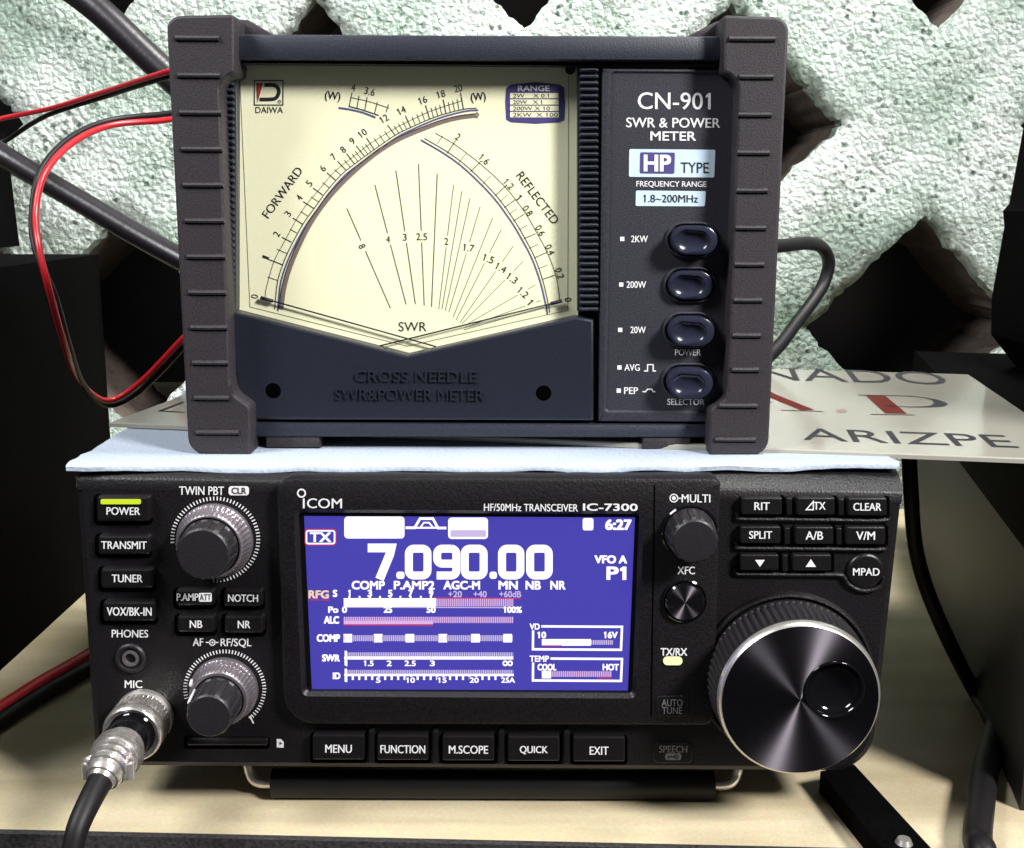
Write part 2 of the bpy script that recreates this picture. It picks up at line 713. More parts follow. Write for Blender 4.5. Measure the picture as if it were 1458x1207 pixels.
nt.links.new(cr.outputs[0], pm_.inputs[7])
nt.links.new(pm_.outputs[2], pb.inputs['Base Color'])
M['stucco'] = stucco
M['reveal'] = material('bare block reveal', lin(84, 72, 64), 0.9, 0, 0.8, 220, 0.2, stains=0.7, sscale=25, col2=lin(36, 30, 26))

PER = 0.239
HALF = 0.0695
c0 = at(1037, 176, WALL)
a_sp = PER / sqrt(2)
hs = HALF / sqrt(2)
r2 = sqrt(.5)
NDIV = 60
step = a_sp / NDIV
wl = MB(M['stucco'], M['reveal'])
idx = {}
XL, XR, ZL, ZH = -0.75, 0.75, -0.02, 0.72


def hole_d(a, b):
    """signed distance to the nearest hole edge in the turned frame (negative inside)"""
    fa = (a / a_sp + .5) % 1.0 - .5
    fb = (b / a_sp + .5) % 1.0 - .5
    dx, dy = abs(fa * a_sp) - hs, abs(fb * a_sp) - hs
    if dx > 0 and dy > 0:
        return sqrt(dx * dx + dy * dy)
    return max(dx, dy)


def wpt(i, j):
    if (i, j) in idx:
        return idx[(i, j)]
    a, b = i * step, j * step
    d = hole_d(a, b)
    x = c0.x + (a + b) * r2
    z = c0.z + (b - a) * r2
    nv = noise.noise_vector(Vector((x * 45, z * 45, 2.0)))
    n3 = noise.noise_vector(Vector((x * 210, z * 210, 7.0)))
    k = 1.0 / (1.0 + max(0, d) / 0.012)
    x += (nv.x * 0.0014 + n3.x * 0.0024) * k
    z += (nv.y * 0.0014 + n3.y * 0.0024) * k
    y = WALL + 0.0045 * math.exp(-max(0, d) / 0.003) + nv.z * 0.002 + n3.z * 0.0011
    # each block dips a little towards its joint
    fa = abs((a / a_sp) % 1.0 - .5)
    fb = abs((b / a_sp) % 1.0 - .5)
    y += 0.0022 * math.exp(-(fa * a_sp / 0.012) ** 2)
    idx[(i, j)] = len(wl.v)
    wl.v.append((x, y, z))
    return idx[(i, j)]


edges = {}
R = int(1.4 / step)
for i in range(-R, R):
    for j in range(-R, R):
        a, b = (i + .5) * step, (j + .5) * step
        x, z = c0.x + (a + b) * r2, c0.z + (b - a) * r2
        if not (XL < x < XR and ZL < z < ZH) or hole_d(a, b) < 0:
            continue
        f = (wpt(i, j), wpt(i, j + 1), wpt(i + 1, j + 1), wpt(i + 1, j))
        wl.f.append(tuple(reversed(f)))
        wl.mi.append(0)
        for e in ((f[0], f[1]), (f[1], f[2]), (f[2], f[3]), (f[3], f[0])):
            k = tuple(sorted(e))
            edges[k] = edges.get(k, 0) + 1 if k in edges else 1
            edges.setdefault(('d',) + k, e)
bmap = {}
layers = [(0.006, 0.0), (0.03, -0.002), (0.09, 0.0)]


def bpt(v, l):
    if (v, l) not in bmap:
        x, y, z = wl.v[v]
        bmap[(v, l)] = len(wl.v)
        wl.v.append((x, WALL + 0.012 + layers[l][0], z))
    return bmap[(v, l)]


for k, c in list(edges.items()):
    if isinstance(k[0], str) or c != 1:
        continue
    e = edges[('d',) + k]
    prev = e
    for l in range(len(layers)):
        nx = (bpt(e[0], l), bpt(e[1], l))
        wl.f.append((prev[0], prev[1], nx[1], nx[0]))
        wl.mi.append(0 if l == 0 else 1)
        prev = nx
wall = wl.build('pierced_wall', loc=(0, WALL, 0), smooth=60)
tag(wall, 'mint green rough concrete block wall pierced by dark diamond openings', 'wall')

# ================================================================== radio
rad = thing('transceiver', 'black desktop radio transceiver with blue lit display and large tuning dial', 'radio', (at(700, 1090, .08).x, .08, 0))

face_out = rnd([(106, 683), (1287, 703), (1243, 1101), (134, 1093)], [1, 1, 58, 14], 8)
fp = MB(M['plastic'])
fp.slab(xz(face_out, 0), 0.0, 0.024, 0.0022)
g0, g1 = at(106, 683, 0), at(1287, 703, 0)
zt_ = Z_RADIO
sec = [(-.00006, -.003, 0), (-.00006, 0, 0), (.0005, .0009, 0), (.0048, -.0012, 1), (.0075, -.0002, 1), (.0100, 0, 1), (.024, 0, 1)]
bv = []
for gx, gz, ins in ((g0.x, g0.z, 1), (g1.x, g1.z, -1)):
    for k_, (yy_, zz_, top_) in enumerate(sec):
        bv.append((gx + ins * (.0006 if k_ < 2 else .0002), yy_, (zt_ if top_ else gz) + zz_))
    bv.append((gx + ins * .0002, .024, gz - .003))
ns_ = len(sec) + 1
fp.add(bv, [(k_, ns_ + k_, ns_ + k_ + 1, k_ + 1) for k_ in range(ns_ - 1)] + [tuple(range(ns_)), tuple(ns_ + k_ for k_ in reversed(range(ns_)))])
faceplate = fp.build('faceplate', rad)

cs = MB(M['steel'])
zc0 = at(700, 1092, 0).z
cs.box(-.1205, .1075, .0242, .232, zc0 + .002, Z_RADIO - .0012, b=0.002)
cs.build('case', rad)

# raised display surround
YB = -0.0036
bz = MB(M['plastic'])
outer = rnd([(393, 681), (1027, 681), (1017, 1034), (404, 1032)], [22, 12, 14, 44], 8)
inner = rnd([(424, 731), (911, 733), (901, 989), (435, 986)], [5, 5, 5, 5], 8)
bz.ring(xz(outer, YB), xz(inner, YB), YB, 0.0085, 0.0012, yin=0.0006)
bezel = bz.build('display_surround', rad)
# joint line between display and control column
jl = MB(M['void'])
jl.line([(932, 690), (927, 1020)], 2.0, YB - .00008)
jl.build('panel_joint', bezel, smooth=0)

# display
YS = -0.0012
ds = MB(M['gloss'], M['scr'])
ds.slab(xz(rect4(423.5, 730, 911.5, 989.5), YS), YS, YS + .001)
ds.fill([(444, 981), (894, 983), (904, 736.5), (433, 734.5)], YS - .0001, M['scr'])
display = ds.build('display', rad, smooth=0)
tag(display, 'lit blue display showing the frequency')
sg = MB(M['scrw'])
Y1 = YS - .0002
Y2 = YS - .0003


def s7(x, y):
    return (400 + x / 2.751, 680 + y / 2.751)


def st(s, x, y, w, h, m=None, bold=0.02, yy=None):
    u, v = s7(x, y)
    sg.text(s, u, v, w / 2.751, h / 2.751, yy or Y1, m or M['scrw'], bold=bold, rot=-0.35)


def sr(x0, y0, x1, y1, m=None, r=0, yy=None):
    p = rect4(*s7(x0, y0), *s7(x1, y1))
    if r:
        p = rnd(p, r / 2.751, 4)
    sg.fill(p, yy or Y1, m or M['scrw'])


def sl(pts, w, m=None, yy=None, closed=False):
    sg.line([s7(*p) for p in pts], w / 2.751, yy or Y1, m or M['scrw'], closed)


sr(248, 152, 484, 238, r=14)
sr(655, 156, 811, 240, r=14)
sr(664, 205, 804, 232, M['scrd'], r=6, yy=Y2)
sl([(488, 196), (524, 196), (545, 160), (595, 160), (615, 197), (648, 197)], 10)
sl([(545, 196), (560, 176), (580, 176), (597, 196)], 6)
sl([(524, 196), (615, 196)], 7)
sl(rnd([(100, 208), (210, 208), (210, 258), (100, 258)], 8, 4), 6, M['scrw'], closed=True)
sl(rnd([(95, 203), (215, 203), (215, 263), (95, 263)], 8, 4), 4, M['scrr'], closed=True)
st('TX', 155, 233, 84, 38, bold=0.03)
sr(1182, 158, 1224, 206, r=8)
st('6:27', 1322, 184, 104, 42, bold=0.045)
# frequency, squared digits
def seg_digit(d, x0, x1, y0, y1, w):
    r = 20
    if d == '0':
        sl(rnd([(x0, y0), (x1, y0), (x1, y1), (x0, y1)], r, 5), w, closed=True)
    if d == '9':
        ym = (y0 + y1) / 2 + 6
        q = rnd([(x0, y0), (x1, y0), (x1, y1), (x0, y1)], r, 5)
        sl(q[6:18] + [(x0 - 2, y1)], w)
        q = rnd([(x1, ym), (x0, ym), (x0, y0), (x1, y0)], r, 5)
        sl([(x1, ym)] + q[6:18] + [(x1 - r, y0)], w, yy=Y2)
    if d == '7':
        sl([(x0 - 4, y0), (x1 + 2, y0), (x1 - 4, y0 + 26), (x0 + 42, y1 + 16)], w)


seg_digit('7', 344, 430, 275, 382, 34)
sr(452, 368, 484, 396, r=10)
seg_digit('0', 501, 574, 278, 383, 31)
seg_digit('9', 612, 687, 278, 383, 31)
seg_digit('0', 720, 794, 278, 383, 31)
sr(817, 368, 846, 396, r=10)
seg_digit('0', 866, 938, 278, 383, 31)
seg_digit('0', 976, 1049, 278, 383, 31)
st('VFO A', 1292, 320, 128, 32, bold=0.045)
st('P1', 1314, 374, 78, 52, bold=0.04)
for s, x, w in (('COMP', 342, 130), ('P.AMP2', 522, 160), ('AGC-M', 708, 144), ('MN', 890, 76), ('NB', 988, 60), ('NR', 1085, 60)):
    st(s, x, 421, w, 34, bold=0.035)
st('RFG', 148, 457, 80, 32, M['scry'], bold=0.04)
sl([(108, 478), (190, 480)], 3, M['scrr'])
for s, x in (('S', 212), ('1', 268), ('3', 348), ('5', 428), ('7', 508), ('9', 588)):
    st(s, x, 453, 18 if s != '1' else 9, 28, bold=0.04)
for s, x, w in (('+20', 682, 54), ('+40', 780, 52), ('+60dB', 898, 86)):
    st(s, x, 456, w, 25, M['scrd'], bold=0.02)
sl([(598, 471), (940, 473)], 4, M['scrr'])


def hatch(x0, x1, y0, y1, m, pitch=7.4):
    x = x0
    while x < x1 - 1:
        sr(x, y0, min(x + pitch * .66, x1), y1, m)
        x += pitch


sr(246, 472, 608, 505)
for x in (268, 308, 348, 388, 428, 468, 508, 548, 588):
    sl([(x, 474), (x, 463)], 7)
hatch(610, 910, 474, 504, M['scrp'])
sl([(246, 507), (912, 509)], 4, M['scrd'])
for s, x, w in (('Po', 205, 40), ('0', 249, 20), ('25', 419, 34), ('50', 588, 36), ('100%', 908, 72)):
    st(s, x, 517, w, 25, bold=0.045)
st('ALC', 198, 557, 60, 30, bold=0.045)
hatch(246, 910, 545, 569, M['scrp'])
sr(246, 560, 596, 574, M['scrp'])
sl([(246, 577), (596, 579)], 4, M['scrr'])
st('COMP', 186, 628, 92, 30, bold=0.04)
hatch(246, 908, 617, 640, M['scrd'])
for x in (262, 381, 505, 634, 762, 888):
    sr(x - 17, 612, x + 17, 645)
st('SWR', 196, 706, 70, 28, bold=0.045)
hatch(250, 910, 684, 702, M['scrd'])
sr(248, 700, 910, 712)
for s, x, w in (('1', 254, 12), ('1.5', 344, 38), ('2', 424, 20), ('2.5', 506, 44), ('3', 593, 20), ('∞', 888, 40)):
    st(s, x, 727, w, 22, bold=0.03)
sl([(254, 678), (254, 735)], 9)
st('ID', 218, 776, 30, 26, bold=0.045)
hatch(250, 910, 753, 770, M['scrd'])
sr(248, 768, 912, 777)
sl([(254, 748), (254, 798)], 9)
for k in range(26):
    x = 256 + k * 25.4
    sl([(x, 776), (x, 792 if k % 5 else 800)], 8)
for s, x, w in (('5', 381, 18), ('10', 508, 34), ('15', 632, 34), ('20', 757, 36), ('25A', 890, 54)):
    sr(x - w / 2 - 4, 780, x + w / 2 + 4, 806, M['scr'], yy=Y2)
    st(s, x, 793, w, 21, bold=0.03, yy=Y2 - .0001)
for (y0, y1, a, l, r_) in ((582, 674, 'VD', '10', '16V'), (708, 796, 'TEMP', 'COOL', 'HOT')):
    sl([(988, y0), (1336, y0 + 2), (1332, y1), (987, y1 - 2)], 9, closed=True)
    wl_ = 40 if a == 'VD' else 76
    sr(970, y0 - 14, 980 + wl_, y0 + 16, M['scr'], yy=Y2)
    st(a, 974 + wl_ / 2, y0 + 1, wl_, 24, bold=0.03, yy=Y2 - .0001)
    st(l, 1004 + (18 if l == '10' else 38), y0 + 34, 34 if l == '10' else 74, 26, bold=0.04)
    st(r_, 1292, y0 + 34, 54 if l == '10' else 64, 26, bold=0.04)
    if a == 'VD':
        sr(1022, y0 + 50, 1214, y0 + 76)
        hatch(1214, 1300, y0 + 54, y0 + 72, M['scrd'])
        sl([(1022, y0 + 76), (1100, y0 + 76)], 4, M['scrr'], yy=Y2)
    else:
        sr(1022, y0 + 48, 1058, y0 + 78)
        hatch(1060, 1296, y0 + 50, y0 + 72, M['scrp'])
        sl([(1238, y0 + 77), (1296, y0 + 77)], 4, M['scrr'], yy=Y2)
sg.build('display_readout', display, smooth=0)

# printed lettering on the faceplate
YT = -0.0001
lt = MB(M['paint'])


def ft(s, u, v, w, h=11, y=YT, bold=0.012, m=None, mb=None):
    (mb or lt).text(s, u, v, w, h, y, m, rot=-0.35, bold=bold)


ft('TWIN PBT', 287, 698.5, 64, 12)
lt.fill(rnd(rect4(325.5, 692, 354.5, 705), 4, 4), YT, M['paint'])
ft('CLR', 340, 698.5, 21, 9, YT - .0001, 0.02, M['ink'])
ft('PHONES', 185, 902, 52, 11)
ft('MIC', 190, 974, 25, 11)
ft('AF', 282, 914, 15, 11)
ft('RF/SQL', 336, 915.5, 44, 13)
lt.line([(293, 914.5), (300, 914.5)], 1.6, YT)
lt.line([(304, 914.5), (311, 914.5)], 1.6, YT)
circ = lambda u, v, r, n=20: [(u + r * cos(2 * pi * k / n), v + r * sin(2 * pi * k / n)) for k in range(n)]
lt.line(circ(302.3, 914.6, 4), 1.5, YT, closed=True)
lt.fill(list(reversed(circ(302.3, 914.6, 1.4))), YT)
# scale ticks round the two left knobs
for (cu_, cv_, rr, a0, a1) in ((306.5, 768, 58.5, -92, 184), (320, 981, 53.5, -50, 196)):
    k = a0
    while k <= a1:
        a = radians(k)
        sq = 0.955
        lt.line([(cu_ + rr * cos(a) - 0.0, cv_ - rr * sin(a) * sq), (cu_ + (rr + 5.5) * cos(a), cv_ - (rr + 5.5) * sin(a) * sq)], 1.6, YT)
        k += 4.6
lt.line([(356, 1019), (361, 1030)], 2, YT)
# memory card mark
lt.fill([(394, 1064), (404, 1064.5), (404, 1056), (400, 1052), (394, 1052)], YT)
lt.fill([(398, 1060.5), (402, 1058.5), (398, 1056)], YT - .0001, M['ink'])
lt.build('lettering', faceplate, smooth=0)

lb = MB(M['paint'])
YL = YB - .0001
fb = lambda s, u, v, w, h, bold=0.012, m=None: ft(s, u, v, w, h, YL, bold, m, lb)
lb.line([(432.5, 709.5), (432.5, 723.5)], 2.6, YL)
lb.line(circ(429.3, 702, 5.4, 24), 2.2, YL, closed=True)
fb('COM', 462, 716.5, 50, 14, 0.01)
fb('HF/50MHz TRANSCEIVER', 756, 722.5, 134, 10.5, 0.012)
fb('IC-7300', 869, 722, 78, 10.5, 0.03)
fb('MULTI', 991, 709.5, 41, 11.5)
lb.line(circ(959.5, 709, 5.5), 1.6, YL, closed=True)
lb.fill(list(reversed(circ(959.5, 709, 2.8))), YL)
lb.line([(965, 709.3), (970, 709.3)], 1.6, YL)
fb('XFC', 977, 812, 25, 11)
fb('TX/RX', 959.5, 928, 38, 11, 0.02)
lb.build('lettering', bezel, smooth=0)
lamp = MB(M['led2'])
lamp.slab(xz(rnd(rect4(944.5, 935.5, 972, 947.5), 6, 5), YB - .0006), YB - .0006, YB + .0002, 0.0003)
tag(lamp.build('indicator_lamp', rad), 'glowing pale green transmit lamp')


def key(s, u0, v0, u1, v1, tw, th=11, front=-0.0024, base=-0.0, r=5, extra=None, dv=0, bold=0.016, paint=None, ch=None, name='button', surround=True):
    b = MB(M['key'])
    if ch is None:
        ch = min(.0009, r * .00017)
    if surround:
        b.slab(xz(rnd(rect4(u0 - 3.5, v0 - 3.2, u1 + 3.5, v1 + 4), r + 2, 4), base), base - .00012, base + .001, 0, M['void'])
    b.slab(xz(rnd(rect4(u0, v0, u1, v1), r, 5), front), front, base + .0005, ch)
    if s:
        b.text(s, (u0 + u1) / 2, (v0 + v1) / 2 + dv, tw, th, front - .0001, paint or M['paint'], rot=-0.35, bold=bold)
    if extra:
        extra(b, front - .0001)
    o = b.build(name, rad)
    tag(o, 'key marked %s' % s if s else None)
    return o


def power_bar(b, y):
    b.slab(xz(rnd(rect4(143.5, 710.5, 200.5, 717.5), 2, 3), y), y - .0003, y + .0002, 0.0001, M['led'])


key('POWER', 137, 706, 214, 743, 48, 11, extra=power_bar, dv=3)
key('TRANSMIT', 139, 762, 214, 790, 65, 11)
key('TUNER', 143, 809, 219, 838, 44, 11)
key('VOX/BK-IN', 146, 856, 222, 885, 64, 12)


def att(b, y):
    b.text('P.AMP', 267, 850, 31, 10.5, y, M['paint'], bold=0.016)
    b.fill(rnd(rect4(283, 844, 301.5, 856.5), 2, 3), y, M['paint'])
    b.text('ATT', 292.3, 850.2, 16, 9, y - .0001, M['ink'], bold=0.01)


key('', 250, 839, 305, 863, 0, extra=att)
key('NOTCH', 318, 839, 374, 864, 43, 10.5)
key('NB', 252, 876, 306, 901, 18, 10.5)
key('NR', 319, 876, 376, 902, 18, 10.5)
for s, u0, u1, tw, dv in (('MENU', 445, 519, 38, 0), ('FUNCTION', 537, 610, 64, 0.6), ('M.SCOPE', 630, 704, 56, 1.2), ('QUICK', 723, 797, 40, 2), ('EXIT', 816, 890, 27, 2.6)):
    key(s, u0, 1046 + dv, u1, 1082 + dv, tw, 12 if s == 'QUICK' else 11.5, front=-.0034, dv=2, r=3)
for u, dv in ((529, 0), (620, .6), (714, 1.2), (807, 2)):
    b = MB(M['key'])
    b.slab(xz(rnd(rect4(u - 4, 1040 + dv, u + 4, 1086 + dv), 2, 3), -.003), -.003, 0.0005, .0003)
    b.build('key_divider', rad)


def delta_tx(b, y):
    b.line([(1148, 725.5), (1158, 725.5), (1158, 714)], 1.7, y, M['paint'], closed=True)
    b.text('TX', 1167, 720, 17, 11, y, M['paint'], bold=0.016)


RAISE = -0.0026
key('RIT', 1056, 708, 1114, 733, 22, 11, front=RAISE, r=3)
key('', 1134, 708, 1189, 733.5, 0, front=RAISE, r=3, extra=delta_tx)
key('CLEAR', 1207, 708.5, 1263, 734.5, 40, 11, front=RAISE, r=3)
key('SPLIT', 1054, 749, 1112, 774, 33, 11, front=RAISE, r=3)
key('A/B', 1132, 749.5, 1187, 775, 25, 12, front=RAISE, r=3)
key('V/M', 1204, 749.5, 1261, 775.5, 27, 12, front=RAISE, r=3)
key('', 1053, 789, 1109, 812.5, 0, front=RAISE, r=3, extra=lambda b, y: b.fill([(1082, 807), (1089, 797), (1075, 797)], y, M['paint']))
key('', 1128, 789, 1184, 813, 0, front=RAISE, r=3, extra=lambda b, y: b.fill([(1147, 807), (1162, 807), (1154.5, 796)], y, M['paint']))
c = at(1233.5, 813.5, -.0015)
b = MB(M['key'])
b.lathe(c.x, c.z, [(.0055, .0005), (.0055, -.0006), (.0051, -.0012), (.0045, -.0015)], 40)
b.text('MPAD', 1233.5, 814, 38, 10.5, -.0017, M['paint'], bold=0.016, rot=-.35)
tag(b.build('button', rad), 'round key marked MPAD')
# raised lips under the key rows
lips = MB(M['plastic'])
lip = lambda pts, r=.0007: lips.tube([at(p[0], p[1], -.0006) for p in pts], r, 8, n=6)
lip([(1049, 730), (1051, 737), (1060, 738.5), (1160, 739.5), (1255, 740.5), (1266, 736)])
lip([(1047, 771), (1049, 778.5), (1058, 779.8), (1160, 780.8), (1252, 781.8), (1263, 777)])
lip([(1046, 809), (1048, 815.5), (1058, 817), (1120, 817.5), (1190, 818), (1201, 821), (1208, 831), (1222, 839), (1238, 840), (1253, 834), (1259, 822)])
lips.build('key_ledge', rad)
for u, v in ((1124, 720), (1198, 721), (1121, 762), (1195, 762.5), (1118, 801)):
    b = MB(M['key'])
    b.slab(xz(rnd(rect4(u - 4.5, v - 11, u + 4, v + 13), 2, 3), -.0016), -.0016, 0.0005, .0003)
    b.build('key_divider', rad)

# flush keys
for s, v0, v1 in (('AUTO TUNE', 990, 1020),):
    b = MB(M['plastic'], M['dimpaint'])
    b.slab(xz(rnd(rect4(934, 990, 980, 1020), 8, 5), YB), YB - .0003, YB + .0005, .0003)
    b.text('AUTO', 957, 1000.5, 30, 10, YB - .0004, M['dimpaint'], rot=-.35, bold=.01)
    b.text('TUNE', 957, 1011.5, 29, 10, YB - .0004, M['dimpaint'], rot=-.35, bold=.01)
    tag(b.build('button', rad), 'dim key marked AUTO TUNE')
b = MB(M['plastic'], M['dimpaint'])
b.slab(xz(rnd(rect4(930, 1056, 986, 1086), 8, 5), 0), -.0004, .0005, .0003)
b.text('SPEECH', 958.5, 1066.5, 40, 10, -.0005, M['dimpaint'], rot=-.35, bold=.01)
b.fill(rnd(rect4(947, 1072.5, 970, 1082), 3, 4), -.0005, M['dimpaint'])
b.line(circ(963, 1077.4, 2.4, 12), 1.3, -.0006, M['ink'], closed=True)
b.line([(961, 1077.4), (951.5, 1077), (951.5, 1080)], 1.3, -.0006, M['ink'])
tag(b.build('button', rad), 'dim key marked SPEECH')

# card slot cover
b = MB(M['key'])
b.slab(xz(rnd(rect4(262, 1049, 384, 1066), 4, 4), -.0001), -.00012, .001, 0, M['void'])
b.slab(xz(rnd(rect4(266, 1052, 381, 1062), 3, 4), -.0012), -.0012, .0005, .0006)
b.build('card_slot_cover', rad)

# phones jack
c = at(187, 936, 0)
b = MB(M['knobblack'])
b.lathe(c.x, c.z, [(.0046, .0005), (.0046, -.0008), (.0042, -.0013), (.0036, -.0013), (.0032, -.0004), (.0026, -.0004)], 40, cap=False)
b.lathe(c.x, c.z, [(.0026, -.0004), (.0024, -.0012), (.0017, -.0012), (.0015, .0004)], 32, M['gunmetal'], cap=False)
b.lathe(c.x, c.z, [(.0016, .0002), (.0010, .00015)], 20, M['void'])
b.build('headphone_jack', rad)


def small_knob(u, v, r_out, r_in, h1, h2, label, facets=12, line_at=None):
    c = at(u, v, 0)
    ring = MB(M['gunmetal'])
    ring.lathe(c.x, c.z, [(r_out, .0005), (r_out, -.0012), (r_out * .985, -.0018), (r_out * .955, -.002, .00014, 45),
                          (r_out * .935, -h1 * .48, .00014, 45), (r_out * .925, -h1 * .5), (r_out * .91, -h1 * .54, .00014, 45), (r_out * .875, -h1 * .88, .00014, 45), (r_out * .86, -h1 * .93),
                          (r_out * .82, -h1), (r_in * 1.06, -h1), (r_in * 1.04, -h1 + .001)], 180, cap=False)
    k = ring.build('knob_ring', rad, smooth=40)
    tag(k, label)
    kn = MB(M['knobblack'])
    kn.lathe(c.x, c.z, [(r_in, -h1 + .0012), (r_in, -h1 - .0004), (r_in * .97, -h1 - .0009, .00022, facets), (r_in * .93, -h2 + .0014, .00022, facets),
                        (r_in * .90, -h2 + .0005), (r_in * .84, -h2), (r_in * .3, -h2 - .0001), (.0004, -h2 - .0001)], 192, cap=True)
    o = kn.build('knob_cap', k, smooth=30)
    return c, k, o


c, k, o = small_knob(306.5, 769, .0112, .0083, .0068, .0135, 'grey ringed twin knob above the NOTCH key', 14)
c, k, o = small_knob(320, 981, .0102, .0071, .0076, .0185, 'grey ringed volume knob with white pointer', 12)
pm = MB(M['paint'])
ang = radians(152)
p0 = Vector((c.x + .0074 * cos(ang), -.0086, c.z + .0074 * sin(ang)))
p1 = Vector((c.x + .00685 * cos(ang), -.0166, c.z + .00685 * sin(ang)))
pm.tube([p0, p1], .00045, 8, smooth=False)
p2 = Vector((c.x + .0097 * cos(ang), -.0040, c.z + .0097 * sin(ang)))
p3 = Vector((c.x + .0092 * cos(ang), -.0068, c.z + .0092 * sin(ang)))
pm.tube([p2, p3], .00055, 8, smooth=False)
pm.build('pointer', k)

# multi knob
c = at(982, 757, YB)
b = MB(M['knobblack'])
b.lathe(c.x, c.z, [(.0083, YB + .0005), (.0083, YB - .0006), (.0079, YB - .001), (.0077, YB - .001), (.0075, YB - .0006)], 48, M['gloss'], cap=False)
b.lathe(c.x, c.z, [(.0074, YB - .0004), (.0073, YB - .0014), (.0071, YB - .002, .0002, 16), (.0066, YB - .0085, .0002, 16), (.0063, YB - .0092), (.0058, YB - .0096), (.001, YB - .0097)], 160)
tag(b.build('knob', rad, smooth=30), 'black MULTI knob')
# xfc button
c = at(974.5, 855, YB)
b = MB(M['gloss'])
b.lathe(c.x, c.z, [(.0066, YB + .0005), (.0066, YB - .0006), (.0062, YB - .0009), (.0059, YB - .0004)], 48, cap=False)
b.lathe(c.x, c.z, [(.0058, YB), (.0058, YB - .0012), (.0053, YB - .0018)], 64, M['gloss'], cap=False)
k = b.build('knob', rad)
tag(k, 'small turned metal XFC button')
b = MB(M['brushed'])
b.lathe(c.x, c.z, [(.0053, YB - .0018), (.001, YB - .0018)], 64)
b.build('metal_face', k)

# main dial
cb = at(1118, 960, 0)
fr = MB(M['plastic'])
fr.lathe(cb.x, cb.z, [(.0262, .0005), (.0262, -.0012), (.0258, -.0019), (.0252, -.0021), (.0246, -.0016), (.0243, -.0006)], 128, cap=False)
fr.build('dial_collar', rad)
HD = .0182
R0_ = .0238
dl = MB(M['knobblack'])
dl.lathe(cb.x, cb.z, [(.0236, .0004), (.0241, -.0008), (.0241, -.0026), (.0238, -.0032, .00022, 72), (.0234, -HD + .0042, .00022, 72), (.0233, -HD + .0036), (.02335, -HD + .0024)], 432, cap=False)
dl.lathe(cb.x, cb.z, [(.02335, -HD + .0024), (.0232, -HD + .0012), (.02265, -HD + .0003), (.0223, -HD)], 128, M['chrome'], cap=False)
dial = dl.build('tuning_dial', rad, smooth=35)
tag(dial, 'large black tuning dial with silver rim')
# dimple well
cd = at(1188, 982, -HD)
rd = .0087
# dial front with a hole for the finger dimple
n = 96
outer_loop, inner_loop = [], []
for i in range(n):
    a = 2 * pi * i / n
    inner_loop.append((cd.x + rd * cos(a), cd.z + rd * sin(a)))
    # cast the same direction from the dimple centre out to the rim
    dx, dz = cd.x - cb.x, cd.z - cb.z
    bb = dx * cos(a) + dz * sin(a)
    cc = dx * dx + dz * dz - .0223 ** 2
    s = -bb + sqrt(bb * bb - cc)
    outer_loop.append((cd.x + s * cos(a), cd.z + s * sin(a)))
df = MB(M['brushed'])
df.add([(p[0], -HD, p[1]) for p in outer_loop] + [(p[0], -HD, p[1]) for p in inner_loop],
       [(i, (i + 1) % n, n + (i + 1) % n, n + i) for i in range(n)])
df.build('metal_face', dial, smooth=0)
dm = MB(M['gloss'])
prof = [(rd, -HD + .0002), (rd * .985, -HD - .0004), (rd * .96, -HD - .0005), (rd * .92, -HD - .0004), (rd * .87, -HD + .0005)]
for q_ in range(1, 9):
    t = q_ / 8
    prof.append((rd * .86 * cos(t * pi / 2) + .00005, -HD + .0004 +   .0030 * sin(t * pi / 2)))
dm.lathe(cd.x, cd.z, prof, 64)
dm.build('finger_dimple', dial, smooth=60)

# feet and wire stand
zb = .0048
sb = MB(M['wire_black'])
pL, pR = on(388, 1112, zb), on(1016, 1117, zb)
yb_ = 0.012
xl, xr = at(388, 1112, yb_).x, at(1016, 1112, yb_).x
sb.tube([(xl, yb_, zb), (xr, yb_, zb)], .0046, 20, smooth=False)
stand = sb.build('stand_bar', rad)
tag(stand, 'black rubber sleeve on the wire stand')
ws = MB(M['chrome'])
ws.tube([(xl + .004, yb_, zb), (xl - .004, yb_, zb), (xl - .0072, yb_ + .001, zb + .0025), (xl - .0082, yb_ + .004, zb + .008), (xl - .0082, yb_ + .02, zc0 + .001)], .0016, 12)
ws.build('stand_wire', stand)
ws = MB(M['chrome'])
ws.tube([(xr - .004, yb_, zb), (xr + .004, yb_, zb), (xr + .0072, yb_ + .001, zb + .0025), (xr + .0082, yb_ + .004, zb + .008), (xr + .0082, yb_ + .02, zc0 + .001)], .0016, 12)
ws.build('stand_wire', stand)
for sx in (-.098, .085):
    f = MB(M['wire_black'])
    for i in range(1):
        vs = []
    f.box(sx - .009, sx + .009, .19, .208, 0.0, zc0 + .003, b=.001)
    f.build('foot', rad)

